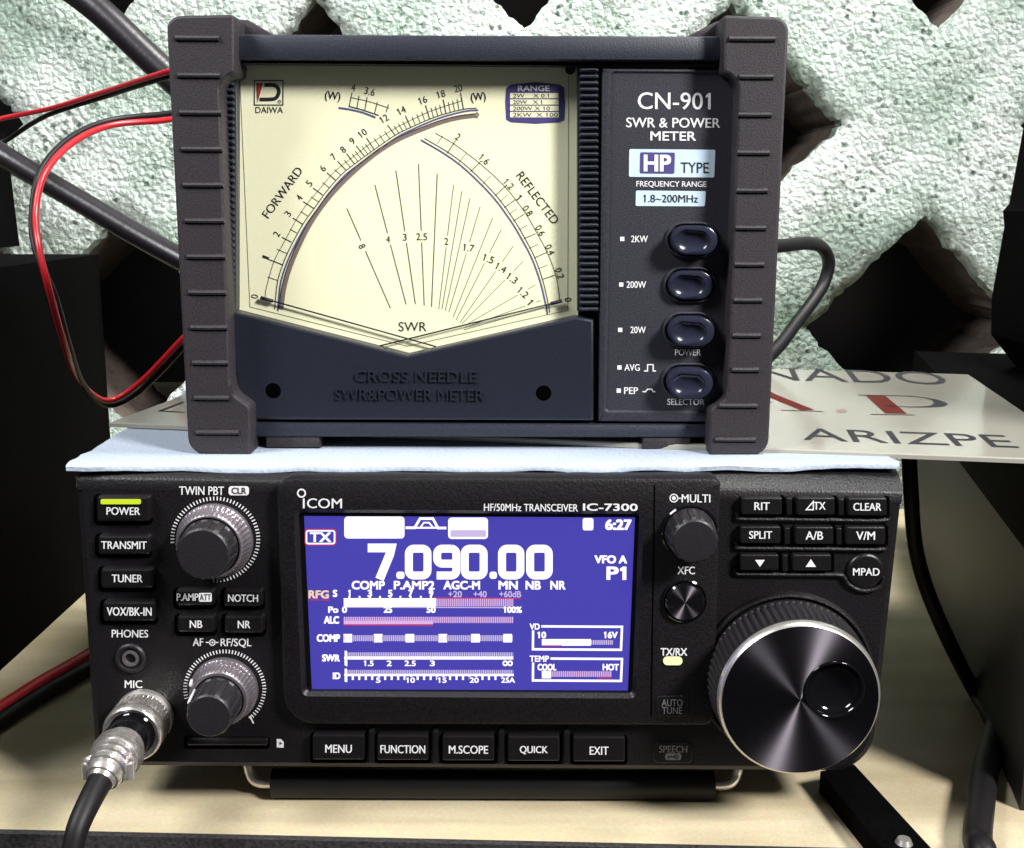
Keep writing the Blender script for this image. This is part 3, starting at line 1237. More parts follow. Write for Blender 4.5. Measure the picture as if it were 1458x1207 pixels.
# ================================================================== paper
pp = MB(M['paper'])
nx_, ny_ = 150, 40
x0, x1 = at(97, 668, 0).x, at(1287, 665, 0).x
fz = []
for iy in range(ny_ + 1):
    for ix in range(nx_ + 1):
        s = ix / nx_
        t = iy / ny_
        yf = 0.0042 - .0058 * max(0, 1 - s * 8) + 0.0012 * noise.noise(Vector((s * 9, 3.3, 0))) + .0006 * noise.noise(Vector((s * 60, 1.3, 0)))
        xa = x0 + (-.004) * t + .0008 * noise.noise(Vector((t * 20, 8, 0)))
        xb = x1 + .0012 * noise.noise(Vector((t * 14, 5, 0))) + (.0012 * noise.noise(Vector((t * 90, 2, 0))))
        x = xa + (xb - xa) * s
        y = yf + (.20 - yf) * (t ** 1.5)
        drop = -0.0013 * max(0, 1 - t * 16) + .00045 * noise.noise(Vector((x * 55, y * 55, 0))) * (2.4 if t < .04 else .25)
        # lift at the free left corner
        lift = 0.0014 * max(0, 1 - s * 9) * max(0, 1 - t * 4) + .0013 * max(0, s - .45) / .55 * max(0, 1 - t * 3)
        pp.v.append((x, y, Z_PAPER - .00012 + min(0, drop) + max(0, drop) * .2 + lift))
W_ = nx_ + 1
for iy in range(ny_):
    for ix in range(nx_):
        a = iy * W_ + ix
        pp.f.append((a, a + 1, a + W_ + 1, a + W_))
        pp.mi.append(0)
N_ = len(pp.v)
for p in list(pp.v):
    pp.v.append((p[0], p[1], p[2] - .0012))
for iy in range(ny_):
    for ix in range(nx_):
        a = N_ + iy * W_ + ix
        pp.f.append((a, a + W_, a + W_ + 1, a + 1))
        pp.mi.append(0)
ring_ = [i for i in range(W_)] + [r_ * W_ + nx_ for r_ in range(1, ny_ + 1)] + [ny_ * W_ + i for i in range(nx_ - 1, -1, -1)] + [r_ * W_ for r_ in range(ny_ - 1, 0, -1)]
for i in range(len(ring_)):
    a, b_ = ring_[i], ring_[(i + 1) % len(ring_)]
    pp.f.append((a, a + N_, b_ + N_, b_))
    pp.mi.append(0)
paper = pp.build('paper_sheet', loc=(0, .05, Z_PAPER), smooth=60)
tag(paper, 'pale blue absorbent paper sheet lying on top of the radio', 'paper sheet')

# ================================================================== name plate behind the meter
plate_mat = material('ivory acrylic plate', lin(158, 155, 144), 0.12, 0, 0.0, 1, 0, spec=0.45)
M['plate'] = plate_mat
M['maroon'] = material('maroon vinyl', lin(84, 20, 16), 0.5, spec=0.1)
ZS = Z_PAPER + .0018
pts = [on(155, 601, ZS), on(1300, 646, ZS), on(1392, 533, ZS), on(258, 553, ZS)]
fl, frr = pts[0], pts[1]
ex = Vector((frr.x - fl.x, frr.y - fl.y, 0)).normalized()
ey = Vector((-ex.y, ex.x, 0))
depth = (pts[2] - fl).dot(ey)
loc_of0 = lambda u, v: (on(u, v, ZS) - fl).dot(ex)
length = loc_of0(1430, 567)


def sp(a, b_, z=ZS):
    q = fl + ex * a + ey * b_
    return (q.x, q.y, z)


sn = MB(plate_mat)
cor = [(0, 0), (length, 0), (length, depth), (0, depth)]
o4 = [sp(a, b_) for a, b_ in shrink(cor, .0004)] + [sp(a, b_, ZS - .0004) for a, b_ in cor] + [sp(a, b_, ZS - .0016) for a, b_ in cor]
sn.add(o4, [(0, 1, 2, 3), (4, 5, 1, 0), (5, 6, 2, 1), (6, 7, 3, 2), (7, 4, 0, 3), (8, 9, 5, 4), (9, 10, 6, 5), (10, 11, 7, 6), (11, 8, 4, 7), (11, 10, 9, 8)])
plate = sn.build('name_plate', loc=sp(length / 2, depth / 2, ZS - .0016), smooth=0)
tag(plate, 'glossy ivory name plate with black and maroon letters lying behind the meter', 'name plate')


def loc_of(u, v):
    q = on(u, v, ZS) - fl
    return q.dot(ex), q.dot(ey)


ltr = MB(M['ink'])


def plate_text(s, u0, v0, u1, v1, h, bold=.012, m=None):
    a0, b0 = loc_of(u0, v0)
    a1, b1 = loc_of(u1, v1)
    vs, fs = glyphs(s)
    ltr.add([sp((a0 + a1) / 2 + x * (a1 - a0), (b0 + b1) / 2 + z * h, ZS + .0001) for x, z in vs], fs, m)


def hgt(u, va, vb):
    return abs(loc_of(u, va)[1] - loc_of(u, vb)[1])


plate_text('NADO', 1078, 533, 1342, 537, hgt(1270, 528, 547) * .95, 0.005)
plate_text('ARIZPE', 1142, 621, 1436, 625, hgt(1250, 613, 632) * .9, 0.02)
# serif letters built as strokes: thick maroon stems, thin black serifs
def poly_plate(pts_, m, lift=.0001):
    ltr.add([sp(*loc_of(*p), ZS + lift) for p in pts_], [tuple(reversed(range(len(pts_))))], m)


def stroke(pts_, w, m=None, lift=.0001):
    P_ = [Vector(loc_of(*p)) for p in pts_]
    L_, R_ = [], []
    for i, p in enumerate(P_):
        d = (P_[min(i + 1, len(P_) - 1)] - P_[max(i - 1, 0)]).normalized()
        nn = Vector((-d.y, d.x))
        ww = w[i] if isinstance(w, list) else w
        L_.append(p + nn * ww / 2)
        R_.append(p - nn * ww / 2)
    k = len(P_)
    ltr.add([sp(p.x, p.y, ZS + lift) for p in L_ + R_], [(i, k + i, k + i + 1, i + 1) for i in range(k - 1)], m)


stroke([(1070, 548), (1096, 562), (1150, 584)], .0052, M['maroon'])
stroke([(1112, 584), (1172, 586)], .0012)
stroke([(1030, 556), (1075, 583)], .0014)
stroke([(1040, 571), (1100, 573)], .0014)
stroke([(1246, 563), (1276, 589)], .0075, M['maroon'])
stroke([(1240, 590), (1302, 591)], .0014)
bowl = smooth2([(1222, 562.5), (1290, 564), (1325, 568), (1339, 574), (1330, 578.5), (1300, 579.5), (1262, 578.5)], 6)
stroke(bowl, [.0016 + .0035 * math.exp(-((i / (len(bowl) - 1) - .55) / .16) ** 2) for i in range(len(bowl))])
dot = [(1199 + 8 * cos(k * pi / 6), 585 + 2.6 * sin(k * pi / 6)) for k in range(12)]
poly_plate(dot, M['inkgrey'])
# left end: start of the first words
stroke([(226, 585), (262, 587)], .0016)
stroke([(228, 585), (262, 572)], .0016)
ltr.build('lettering', plate, smooth=0)

# ================================================================== meter
ZM = Z_PAPER
mx = at(680, 640, YM).x
met = thing('power_meter', 'dark navy cross needle power meter with cream dial and ribbed rubber bumpers', 'meter', (mx, .07, ZM))

# housing
hb = MB(M['navy'])
body = rnd([(322, 55), (1040, 58), (1018, 631), (342, 630)], 8, 5)
hb.slab(xz(body, YP), YD + .002, .150, .002)
hb.build('housing', met)

fpn = MB(M['navy'])
# top rail
fpn.slab(xz([(333, 50), (1034, 53), (1034, 88), (333, 86)], YP), YP - .0028, YD + .004, .0012)
fpn.build('front_rail', met)
fpn = MB(M['navy'])
fpn.slab(xz([(333, 88), (1034, 90), (1034, 96.5), (826, 95), (824, 92.2), (333, 89)], YP), YP, YD + .004, .0003)
fpn.build('front_rail', met)
fpn = MB(M['navy'])
fpn.slab(xz([(350, 601), (1024, 604), (1022, 623), (352, 622)], YP), YP - .0006, YD + .004, .0012)
front = fpn.build('front_rail', met)

# lower cover with V edge
lc = MB(M['cover'])
lcp = [(343.5, 446), (580, 506), (820, 451), (845, 455), (845, 598.5), (352, 597), (340, 560), (331, 500), (328, 442)]
lc.slab(xz(lcp, YP), YP - .0006, YD + .004, .0007)
low = lc.build('lower_cover', met)
for u, v in ((389, 556), (774, 559.5)):
    hol = MB(M['void'])
    cc_ = at(u, v, YP - .0006)
    hol.lathe(cc_.x, cc_.z, [(.0024, YP - .00062), (.0022, YP - .00072), (.0002, YP - .00073)], 28)  # flat black disc painted for the shade inside a hole
    hol.build('screw_hole', low, smooth=0)
emb = MB(M['cover'])


def emboss(s, u, v, w, h):
    vs, fs = glyphs(s)
    n_ = len(vs)
    f_ = [at(u + x * w, v - z * h + x * w * .006, YP - .0012) for x, z in vs]
    b_ = [Vector((p.x, YP - .0005, p.z)) for p in f_]
    ec = {}
    for f in fs:
        for i in range(len(f)):
            e = (f[i], f[(i + 1) % len(f)])
            ec.setdefault(tuple(sorted(e)), []).append(e)
    side = [(e[0][0], e[0][1], n_ + e[0][1], n_ + e[0][0]) for e in ec.values() if len(e) == 1]
    emb.add(f_ + b_, list(fs) + side)


emboss('CROSS NEEDLE', 592, 536, 174, 16)
emboss('SWR&POWER METER', 583, 562, 212, 16)
emb.build('embossed_lettering', low, smooth=20)

# ribbed strips beside the dial
for (ua, ub, va, vb) in ((309, 334, 104, 440), (823, 853, 94, 444)):
    rb = MB(M['navy'])
    rb.slab(xz(rect4(ua, va, ub, vb), YP), YP + .0015, YD + .004, 0)
    v = va + 3
    while v < vb - 3:
        rb.slab(xz(rnd(rect4(ua + 2, v, ub - 1, v + 5.4), 1.5, 3), YP), YP - .0006, YP + .002, .0006)
        v += 9.2
    rb.build('ribbed_strip', met)

# dial card
dc = MB(M['cream'], M['creamedge'])
yfun = YD
dc.slab(xz([(329, 84), (824, 87), (823, 458), (580, 514), (338, 452)], YD), YD, YD + .003)
card = dc.build('dial_card', met, smooth=0)
tag(card, 'cream dial card with forward, reflected and standing wave scales')
Z1 = lambda x, y: (320 + x / 2.7, 70 + y / 2.7)
dk = MB(M['ink'])
YI = YD - .00012
YI2 = YD - .0002


def dln(pts, w, m=None, sm=False, yy=None, closed=False):
    p = [Z1(*q) for q in (smooth2(pts, 8) if sm else pts)]
    dk.line(p, w / 2.7, yy or YI, m, closed)


def dtx(s, x, y, w, h, rot=0, bold=0.004, m=None, yy=None):
    u, v = Z1(x, y)
    dk.text(s, u, v, w / 2.7, h / 2.7, yy or YI, m, rot=rot, bold=bold)


fwd = [(192, 1000), (203, 895), (228, 815), (262, 742), (302, 670), (345, 610), (392, 545), (450, 480), (500, 440), (575, 385), (655, 330), (715, 300), (788, 268), (850, 247), (920, 230), (968, 226)]
dln(fwd, 3.4, sm=True)
dln([(x + 12 - i * .35, y + 6 + i * .1) for i, (x, y) in enumerate(fwd)], 6, M['inkblue'], True)
grey = [(217, 1000), (228, 920), (250, 840), (290, 745), (335, 660), (400, 570), (475, 490), (565, 412), (650, 355), (730, 318), (830, 280), (900, 262), (968, 253)]
dln(grey, 17, M['inkgrey'], True)
dln([(x - 8, y - 4) for x, y in grey], 2.4, M['ink'], True, YI2)
dln([(968, 242), (976, 252), (968, 264)], 5, M['inkgrey'])
outr = [(155, 955), (160, 918), (190, 815), (232, 735), (275, 655), (318, 592), (362, 540), (408, 485), (455, 442), (510, 400), (560, 362), (640, 312), (700, 280), (778, 243), (842, 220), (912, 198)]
dln(outr, 2.2, sm=True)
tick = [(1, (150, 800), (222, 828)), (2, (220, 722), (258, 742)), (3, (262, 648), (300, 672)), (4, (302, 585), (342, 611)), (5, (340, 533), (377, 560)), (6, (393, 474), (426, 503)),
        (7, (434, 430), (468, 466)), (8, (468, 400), (500, 441)), (9, (505, 370), (539, 412)), (10, (545, 340), (575, 386)), (12, (626, 290), (656, 331)), (14, (695, 255), (716, 302)),
        (16, (772, 215), (788, 268)), (18, (840, 193), (851, 248)), (20, (907, 168), (918, 231))]
for n_, a_, b_ in tick:
    dln([a_, b_], 3.4)
mids = [((165, 875), (202, 888))]
for i in range(len(tick) - 1):
    (n0, a0, b0), (n1_, a1, b1) = tick[i], tick[i + 1]
    k = 1 if n0 < 8 else (2 if n0 < 10 else 3)
    for j in range(1, k + 1):
        t = j / (k + 1)
        a_ = Vector(a0) * (1 - t) + Vector(a1) * t
        b_ = Vector(b0) * (1 - t) + Vector(b1) * t
        a_ = a_ * .72 + b_ * .28
        mids.append((tuple(a_), tuple(b_)))
for a_, b_ in mids:
    dln([a_, b_], 2.2)
for s, x, y, r_ in (('0', 115, 950, 80), ('1', 157, 800, 68), ('2', 200, 710, 62), ('3', 243, 632, 58), ('4', 287, 570, 54), ('5', 325, 515, 50), ('6', 377, 457, 46), ('7', 418, 412, 44),
                    ('8', 455, 385, 42), ('9', 490, 352, 38), ('10', 530, 322, 36), ('12', 613, 266, 30), ('14', 680, 235, 26), ('16', 762, 195, 20), ('18', 832, 172, 15), ('20', 898, 150, 10)):
    dtx(s, x, y, (15 if s != '1' else 10) if len(s) == 1 else 31, 27, r_)
dtx('(W)', 415, 182, 60, 40, -6, 0.012)
dtx('(W)', 975, 186, 58, 40, 6, 0.012)
dtx('4', 495, 147, 15, 27, -8)
dtx('3.6', 558, 162, 40, 27, -14)
dln([(478, 219), (530, 233), (592, 254)], 4, sm=True)
dln([(438, 225), (480, 231), (530, 243), (580, 262)], 7, M['inkblue'], True)
dln([(485, 185), (560, 202), (632, 226)], 2.2, sm=True)
for a_, b_ in (((490, 165), (478, 222)), ((517, 178), (508, 228)), ((548, 183), (538, 237)), ((587, 202), (576, 247)), ((630, 212), (620, 242))):
    dln([a_, b_], 3)
refl = [(768, 342), (865, 400), (945, 462), (1042, 560), (1112, 655), (1155, 728), (1192, 800), (1222, 885), (1240, 960), (1250, 1012)]
dln(refl, 3.0, sm=True)
dln([(x - 14 + i * .6, y + 6) for i, (x, y) in enumerate(refl)], 6, M['inkblue'], True)
dln([(810, 322), (885, 366), (985, 442), (1077, 528), (1150, 620), (1200, 705), (1244, 790), (1275, 880), (1288, 970)], 2.2, sm=True)
rt = [('2', (855, 400), (888, 350), 897, 336, -35), ('1.6', (945, 470), (985, 430), 998, 423, -42), ('1.2', (1040, 562), (1085, 520), 1092, 518, -46), ('1', (1075, 608), (1118, 577), 1131, 569, -50),
      ('0.8', (1110, 660), (1152, 633), 1165, 620, -55), ('0.6', (1150, 728), (1195, 708), 1213, 696, -60), ('0.4', (1190, 802), (1238, 780), 1250, 770, -65), ('0.2', (1220, 885), (1268, 868), 1286, 860, -72)]
for s, a_, b_, x, y, r_ in rt:
    dln([a_, b_], 3)
    dtx(s, x, y, 40 if len(s) > 1 else (15 if s == '2' else 10), 26, r_)
for i in range(len(rt) - 1):
    a_ = (Vector(rt[i][1]) + Vector(rt[i + 1][1])) / 2
    b_ = (Vector(rt[i][2]) + Vector(rt[i + 1][2])) / 2
    dln([tuple(a_), tuple(a_ * .25 + b_ * .75)], 2)
dln([(818, 362), (838, 332)], 2)
dtx('0', 1319, 962, 15, 26, -80)
dtx('FORWARD', 222, 550, 228, 34, 54, 0.004)
dtx('REFLECTED', 1203, 571, 236, 34, -53, 0.004)
fan = [((470, 612), (637, 995), '8', 528, 757, -66), ((577, 520), (697, 980), '4', 628, 730, 0), ((658, 465), (733, 980), '3', 692, 722, 0), ((745, 440), (767, 985), '2.5', 757, 720, 0),
       ((817, 478), (795, 990), '', 0, 0, 0), ((880, 520), (823, 1000), '2', 852, 738, 0), ((912, 545), (835, 1000), '', 0, 0, 0), ((943, 572), (848, 1005), '', 0, 0, 0), ((982, 605), (862, 1010), '1.7', 938, 763, -8),
       ((1030, 648), (878, 1030), '', 0, 0, 0), ((1063, 693), (890, 1040), '1.5', 1014, 805, -20), ((1110, 755), (905, 1050), '1.4', 1062, 840, -28), ((1147, 815), (912, 1055), '1.3', 1105, 880, -35),
       ((1195, 905), (925, 1060), '1.2', 1147, 935, -42), ((1215, 965), (920, 1070), '1', 1174, 972, -50), ((1228, 990), (920, 1078), '', 0, 0, 0)]
for i, (a_, b_, s, x, y, r_) in enumerate(fan):
    w_ = 2.8 if i < 5 else 1.9
    if s:
        A_, B_ = Vector(a_), Vector(b_)
        d_ = (B_ - A_).normalized()
        tm = (Vector((x, y)) - A_).dot(d_)
        dln([a_, tuple(A_ + d_ * (tm - 22))], w_)
        dln([tuple(A_ + d_ * (tm + 22)), b_], w_)
        dtx(s, x, y, 42 if len(s) > 1 else (15 if s != '1' else 10), 27, r_)
    else:
        dln([a_, b_], w_)
dtx('SWR', 722, 1066, 108, 36, 0, 0.0)
dln([(57, 85), (97, 990), (702, 1141), (1318, 1003), (1322, 60)], 1.6)
# maker's box
dln([(114, 120), (224, 120), (224, 214), (114, 214)], 4, closed=True)
dk.fill([Z1(*p) for p in ((126, 203), (146, 130), (122, 130))], YI, M['inkred'])
dln([(122, 130), (126, 203), (146, 130)], 2, yy=YI2)
dln(smooth2([(152, 137), (190, 138), (206, 152), (206, 172), (190, 190), (134, 193)], 8), 14)
dln([Z for Z in circ(210, 201, 6, 14)], 1.8, closed=True)
dtx('R', 210, 201, 5, 6, 0, 0)
dtx('DAIWA', 171, 233, 106, 24, 0, 0.004)
# range badge
dk.fill([Z1(*p) for p in ([(1082, 270), (1100, 280), (1195, 286), (1288, 280), (1305, 270)] + [(1308, 200), (1305, 148), (1288, 136), (1195, 126), (1100, 136), (1082, 148), (1079, 200)])], YI, M['violet'])
dtx('RANGE', 1188, 150, 122, 22, 0, 0.02, M['paint'], YI2)
for i, s in enumerate(('2W    X 0.1', '20W   X 1', '200W X 10', '2KW  X 100')):
    y0_ = 168 + i * 24.5
    dk.fill([Z1(*p) for p in ((1097, y0_ + 20), (1284, y0_ + 20), (1284, y0_), (1097, y0_))], YI2, M['cream'])
    wd = {0: 138, 1: 112, 2: 142, 3: 172}[i]
    dtx(s, 1108 + wd / 2, y0_ + 10, wd, 15, 0, 0.0, M['ink'], YI2 - .00008)
dk.build('dial_markings', card, smooth=0)

# the two needles at rest
for pts_, end in (([(140, 955), (812, 1143)], [(138, 955), (185, 968)]), ([(1295, 968), (592, 1141)], [(1297, 967), (1252, 978)])):
    nd = MB(M['ink'])
    a_, b_ = [at(*Z1(*p), YD - .0012) for p in pts_]
    nd.tube([a_, b_], .00026, 6, smooth=False)
    c_, d_ = [at(*Z1(*p), YD - .0012) for p in end]
    nd.tube([c_, d_], .0006, 6, smooth=False)
    nd.build('needle', met)

# corner screw
for su_, sv_ in ((343, 97), (812, 98)):
    sc = MB(M['void'])
    cc_ = at(su_, sv_, YD - .001)
    sc.lathe(cc_.x, cc_.z, [(.0015, YD + .0002), (.0015, YD - .0016), (.0011, YD - .002), (.0002, YD - .002)], 24)
    sc.build('corner_screw', card)

# clear window over the dial
gl = bpy.data.materials.new('clear acrylic window')
gl.use_nodes = True
nt = gl.node_tree
nt.nodes.clear()
outn = nt.nodes.new('ShaderNodeOutputMaterial')
tr = nt.nodes.new('ShaderNodeBsdfTransparent')
gs = nt.nodes.new('ShaderNodeBsdfGlossy')
gs.inputs['Roughness'].default_value = 0.03
lw_ = nt.nodes.new('ShaderNodeLayerWeight')
lw_.inputs[0].default_value = 0.5
fp_ = nt.nodes.new('ShaderNodeMath')
fp_.operation = 'POWER'
fp_.inputs[1].default_value = 4.0
nt.links.new(lw_.outputs['Facing'], fp_.inputs[0])
fr_ = nt.nodes.new('ShaderNodeMath')
fr_.operation = 'MULTIPLY_ADD'
fr_.inputs[1].default_value = 0.5
fr_.inputs[2].default_value = 0.02
nt.links.new(fp_.outputs[0], fr_.inputs[0])
mxs = nt.nodes.new('ShaderNodeMixShader')
nt.links.new(fr_.outputs[0], mxs.inputs[0])
nt.links.new(tr.outputs[0], mxs.inputs[1])
nt.links.new(gs.outputs[0], mxs.inputs[2])
nt.links.new(mxs.outputs[0], outn.inputs[0])
pn = MB(gl)
pn.slab(xz([(334, 89.5), (822, 93), (820, 450), (580, 505), (344, 445)], YP), YP + .0004, YP + .0012)
pn.build('window_pane', met, smooth=0)

# control panel
cp = MB(M['panel'])
cp.ring(xz(rnd([(857, 97), (1052, 98), (1040, 601), (852, 600)], 2, 3), YP), xz(rnd([(873, 105), (1044, 106), (1032, 584), (864, 583)], 3, 3), YP), YP - .0003, YD + .003, .0008)
cp.slab(xz(rnd([(872, 104), (1045, 105), (1033, 585), (863, 584)], 3, 3), YP), YP + .0003, YD + .003)
cpo = cp.build('control_panel', met)
cl = MB(M['paint'])
YC = YP + .0002
ct = lambda s, u, v, w, h, bold=.012, m=None, y=YC: cl.text(s, u, v, w, h, y, m, rot=-.35, bold=bold)
ct('CN-901', 960, 143.5, 104, 24, .008)
ct('SWR & POWER', 958.5, 174.5, 134, 14, .015)
ct('METER', 958.5, 193.5, 65, 13, .02)
cl.fill(rnd([(895.5, 251.5), (1017, 252.5), (1018.5, 213), (896, 212)], 2, 3), YC, M['ltblue'])
cl.fill(rnd([(911, 246.5), (960, 247), (961, 217), (911.5, 216.5)], 2, 3), YC - .0001, M['violet'])
ct('HP', 936, 232, 39, 24, .035, M['paint'], YC - .0002)
ct('TYPE', 989, 238.5, 40, 15, .006, M['ink'], YC - .0001)
ct('FREQUENCY RANGE', 956, 262.5, 100, 9.5, .012)
cl.fill(rnd([(905, 293), (1003.5, 293.5), (1005, 272), (905.5, 271)], 2, 3), YC, M['ltblue'])
ct('1.8~200MHz', 955, 282.5, 78, 11, .012, M['ink'], YC - .0001)
for s, u, v, w, su in (('2KW', 910.5, 340, 24, 886), ('200W', 906, 405, 28, 884.5), ('20W', 908.5, 469.5, 22, 883), ('AVG', 900, 523, 22, 882), ('PEP', 898.5, 556, 20, 881)):
    ct(s, u, v, w, 9.5, .014)
    cl.rect(su - 3, v - 3, su + 3, v + 3, YC)
ct('POWER', 979.5, 501.5, 37, 9, .014)
ct('SELECTOR', 976.5, 572, 53, 9, .014)
cl.line([(917, 528), (922, 528), (922, 519), (930, 519), (930, 528), (934, 528)], 1.6, YC)
cl.line([(915, 557.5), (919, 557.5), (922, 554), (928, 554), (930, 557.5), (933, 557.5)], 1.6, YC)
cl.build('lettering', cpo, smooth=0)

# four push buttons
for (u, v, out, lab) in ((985, 341, .0062, '2KW'), (982, 405, .0026, '200W'), (981, 469, .0060, '20W'), (979, 541.5, .0062, 'AVG and PEP')):
    b = MB(M['btn'])
    wu, wv_ = 37, 24
    def pill(du, dv, y, k=12):
        r_ = dv
        pts_ = []
        for s in range(k + 1):
            a = -pi / 2 + pi * s / k
            pts_.append((u + (du - r_) + r_ * cos(a), v + r_ * sin(a)))
        for s in range(k + 1):
            a = pi / 2 + pi * s / k
            pts_.append((u - (du - r_) + r_ * cos(a), v + r_ * sin(a)))
        return xz(pts_, y)
    yb0 = YP + .0003
    b.ring(pill(38, 26, yb0), pill(33.5, 21.5, yb0), yb0 - .0012, yb0 + .002, .0006, M['panel'])
    P0 = [pill(32, 20.5, yb0), pill(32, 20.5, yb0), pill(31, 19.5, yb0), pill(29, 17.5, yb0)]
    ys = [yb0 + .001, yb0 - out + .0008, yb0 - out + .0002, yb0 - out]
    loops = [[(p[0], yy_, p[1]) for p in L] for L, yy_ in zip(P0, ys)]
    n_ = len(loops[0])
    # concave dish towards the left of the top face
    cx_ = at(u - 3.5, v + 1.5, yb0)
    ctr = (cx_.x, cx_.z)
    top = loops[-1]
    ring_r = .0042
    mid = [(ctr[0] + (p[0] - ctr[0]) / max(1e-6, sqrt((p[0] - ctr[0]) ** 2 + (p[2] - ctr[1]) ** 2)) * ring_r * 1.25, ys[-1],
            ctr[1] + (p[2] - ctr[1]) / max(1e-6, sqrt((p[0] - ctr[0]) ** 2 + (p[2] - ctr[1]) ** 2)) * ring_r * .92) for p in top]
    loops.append(mid)
    for q_ in range(1, 7):
        t = q_ / 6.0
        loops.append([(ctr[0] + (p[0] - ctr[0]) * cos(t * pi / 2 * .97), ys[-1] + .0019 * sin(t * pi / 2), ctr[1] + (p[2] - ctr[1]) * cos(t * pi / 2 * .97)) for p in mid])
    vs, fs = [], []
    for L in loops:
        vs += L
    for l in range(len(loops) - 1):
        for i in range(n_):
            j = (i + 1) % n_
            fs.append((l * n_ + i, l * n_ + j, (l + 1) * n_ + j, (l + 1) * n_ + i))
    fs.append(tuple((len(loops) - 1) * n_ + i for i in range(n_)))
    b.add(vs, fs, M['btn'])
    tag(b.build('push_button', met, smooth=40), 'dished oval push button for %s' % lab)

# rubber bumpers
def bumper(outline, grooves, side):
    b = MB(M['rubber'])
    poly = xz(outline, YM)
    b.slab(poly, YM, YM + .0115, .0008)
    # the rear run of the bumper, clear of the sheet below
    zl = min(p[1] for p in poly)
    rear = [(p[0], max(p[1], zl + .0045)) for p in poly]
    b.slab(rear, YM + .0113, .150, 0)
    for (ua, ub, v) in grooves:
        b.tube([at(ua, v, YM - .0001), at((ua + ub) / 2, v + .3, YM - .0001), at(ub, v + (ub - ua) * .006, YM - .0001)], .00075, 8, smooth=False)
        q_ = xz([(ua, v + 4.8), (ub, v + 5.2), (ub, v + 1.6), (ua, v + 1.2)], YM)
        b.slab(q_, YM - .00006, YM + .0005, 0, M['void'])  # black strip painted for the shade in the groove
    # small teeth along the inner back corner at the top
    o = b.build('bumper', met)
    return o


lo = rnd([(236, 22), (334, 20), (334, 105), (325, 107), (313, 122), (313, 130), (328, 545), (333, 562), (350, 574), (357, 580), (357, 650), (268, 646)],
         [20, 6, 5, 3, 4, 2, 10, 8, 3, 5, 5, 22], 5)
ro = rnd([(1030, 21), (1124, 24), (1094, 648), (1010, 650), (1010, 582), (1019, 577), (1034, 566), (1035, 555), (1052, 130), (1050, 118), (1040, 106), (1030, 103)],
         [6, 20, 22, 5, 5, 3, 6, 6, 6, 6, 3, 5], 5)
lg = [(250 + (v - 50) * .052, 312 + (v - 50) * .028, v) for v in (54, 107, 160, 212, 263, 314, 365, 416, 466, 516, 566, 615)]
lg[-1] = (279, 340, 615)
rg = [(1040 + max(0, (v < 100)) * -2 + (14 if v > 100 else 0) - (v - 50) * .026, 1104 - (v - 50) * .05, v) for v in (55, 109, 163, 217, 271, 324, 376, 427, 477, 526)]
rg += [(1024, 1078, 577), (1018, 1076, 625)]
bl_ = bumper(lo, lg, 'l')
br_ = bumper(ro, rg, 'r')
# sloping shoulders running back along the top corners
for (pts_, ) in (([(334, 26), (352, 27), (398, 54), (334, 52)],), ([(1030, 28), (1020, 30), (970, 55), (1030, 56)],)):
    sh = MB(M['rubber'])
    sh.slab(xz(pts_, YM + .012), YM + .0125, .10, .0008)
    sh.build('bumper_shoulder', met)
# feet
for u0, u1 in ((378, 456), (914, 984)):
    ft_ = MB(M['rubber'])
    pa, pb_ = at(u0, 640, YP).x, at(u1, 640, YP).x
    ft_.box(pa, pb_, YP, YP + .0105, ZM, ZM + .0042, b=.0012)
    ft_.build('foot', met)

# ================================================================== microphone plug and cord
cm = at(207, 1018, 0)
mic = thing('microphone_cord', 'silver round microphone plug and black cord fitted to the radio front', 'microphone cord', (cm.x, -.02, 0))
pl_ = MB(M['nickel'])
pl_.lathe(cm.x, cm.z, [(.0086, -.0002), (.0088, -.0012), (.0086, -.0022), (.0079, -.0026), (.0079, -.0032)], 96, M['chrome'], cap=False)
pl_.lathe(cm.x, cm.z, [(.0078, -.003), (.0084, -.0034), (.0086, -.0045, .0002, 40), (.0086, -.0085, .0002, 40), (.0086, -.009), (.0088, -.0096), (.0088, -.0118), (.0085, -.0128), (.0080, -.0132), (.0068, -.0125)], 240, M['nickel'], cap=False)
pl_.build('coupling_ring', mic)
nk = MB(M['gloss'])
nk.lathe(cm.x, cm.z, [(.0068, -.0122), (.0062, -.0128), (.0060, -.0235), (.0056, -.025)], 48, M['gloss'], cap=True)
nk.build('plug_barrel', mic)
ax0 = Vector((cm.x, -.0205, cm.z))
cl_ = MB(M['nickel'])
path = [ax0, ax0 + Vector((0, -.006, 0)), ax0 + Vector((-.0003, -.012, -.0006)), ax0 + Vector((-.0008, -.0165, -.0020))]
fine = catmull(path, 22)
rr_ = []
for i in range(len(fine)):
    t = i / (len(fine) - 1)
    rr_.append(.0062 + (.0010 if .16 < t < .34 else 0) + (.0006 if (.40 < t < .47 or .52 < t < .58 or .64 < t < .70) else 0) - .0026 * max(0, t - .4) / .6 + (.0005 if .78 < t < .9 else 0))
cl_.tube(fine, rr_, 40, M['nickel'], smooth=False)
clamp = cl_.build('cord_clamp', mic)
for sx in (-1, 1):
    b = MB(M['chrome'])
    p_ = fine[41] + Vector((sx * .0056, 0, -.0008))
    b.tube([p_ + Vector((0, .0004, .0022)), p_ + Vector((0, 0, -.0022))], .0017, 14, smooth=False)
    b.tube([p_ + Vector((sx * .0006, .0006, .0036)), p_ + Vector((0, .0004, .0022))], .0011, 12, smooth=False)
    b.build('clamp_screw', clamp)
st_ = MB(M['wire_black'])
e_ = fine[-1]
sp_path = [fine[-9], e_ + Vector((-.0008, -.0060, -.0024)), e_ + Vector((-.0020, -.0118, -.0066)), e_ + Vector((-.0028, -.0150, -.0122))]
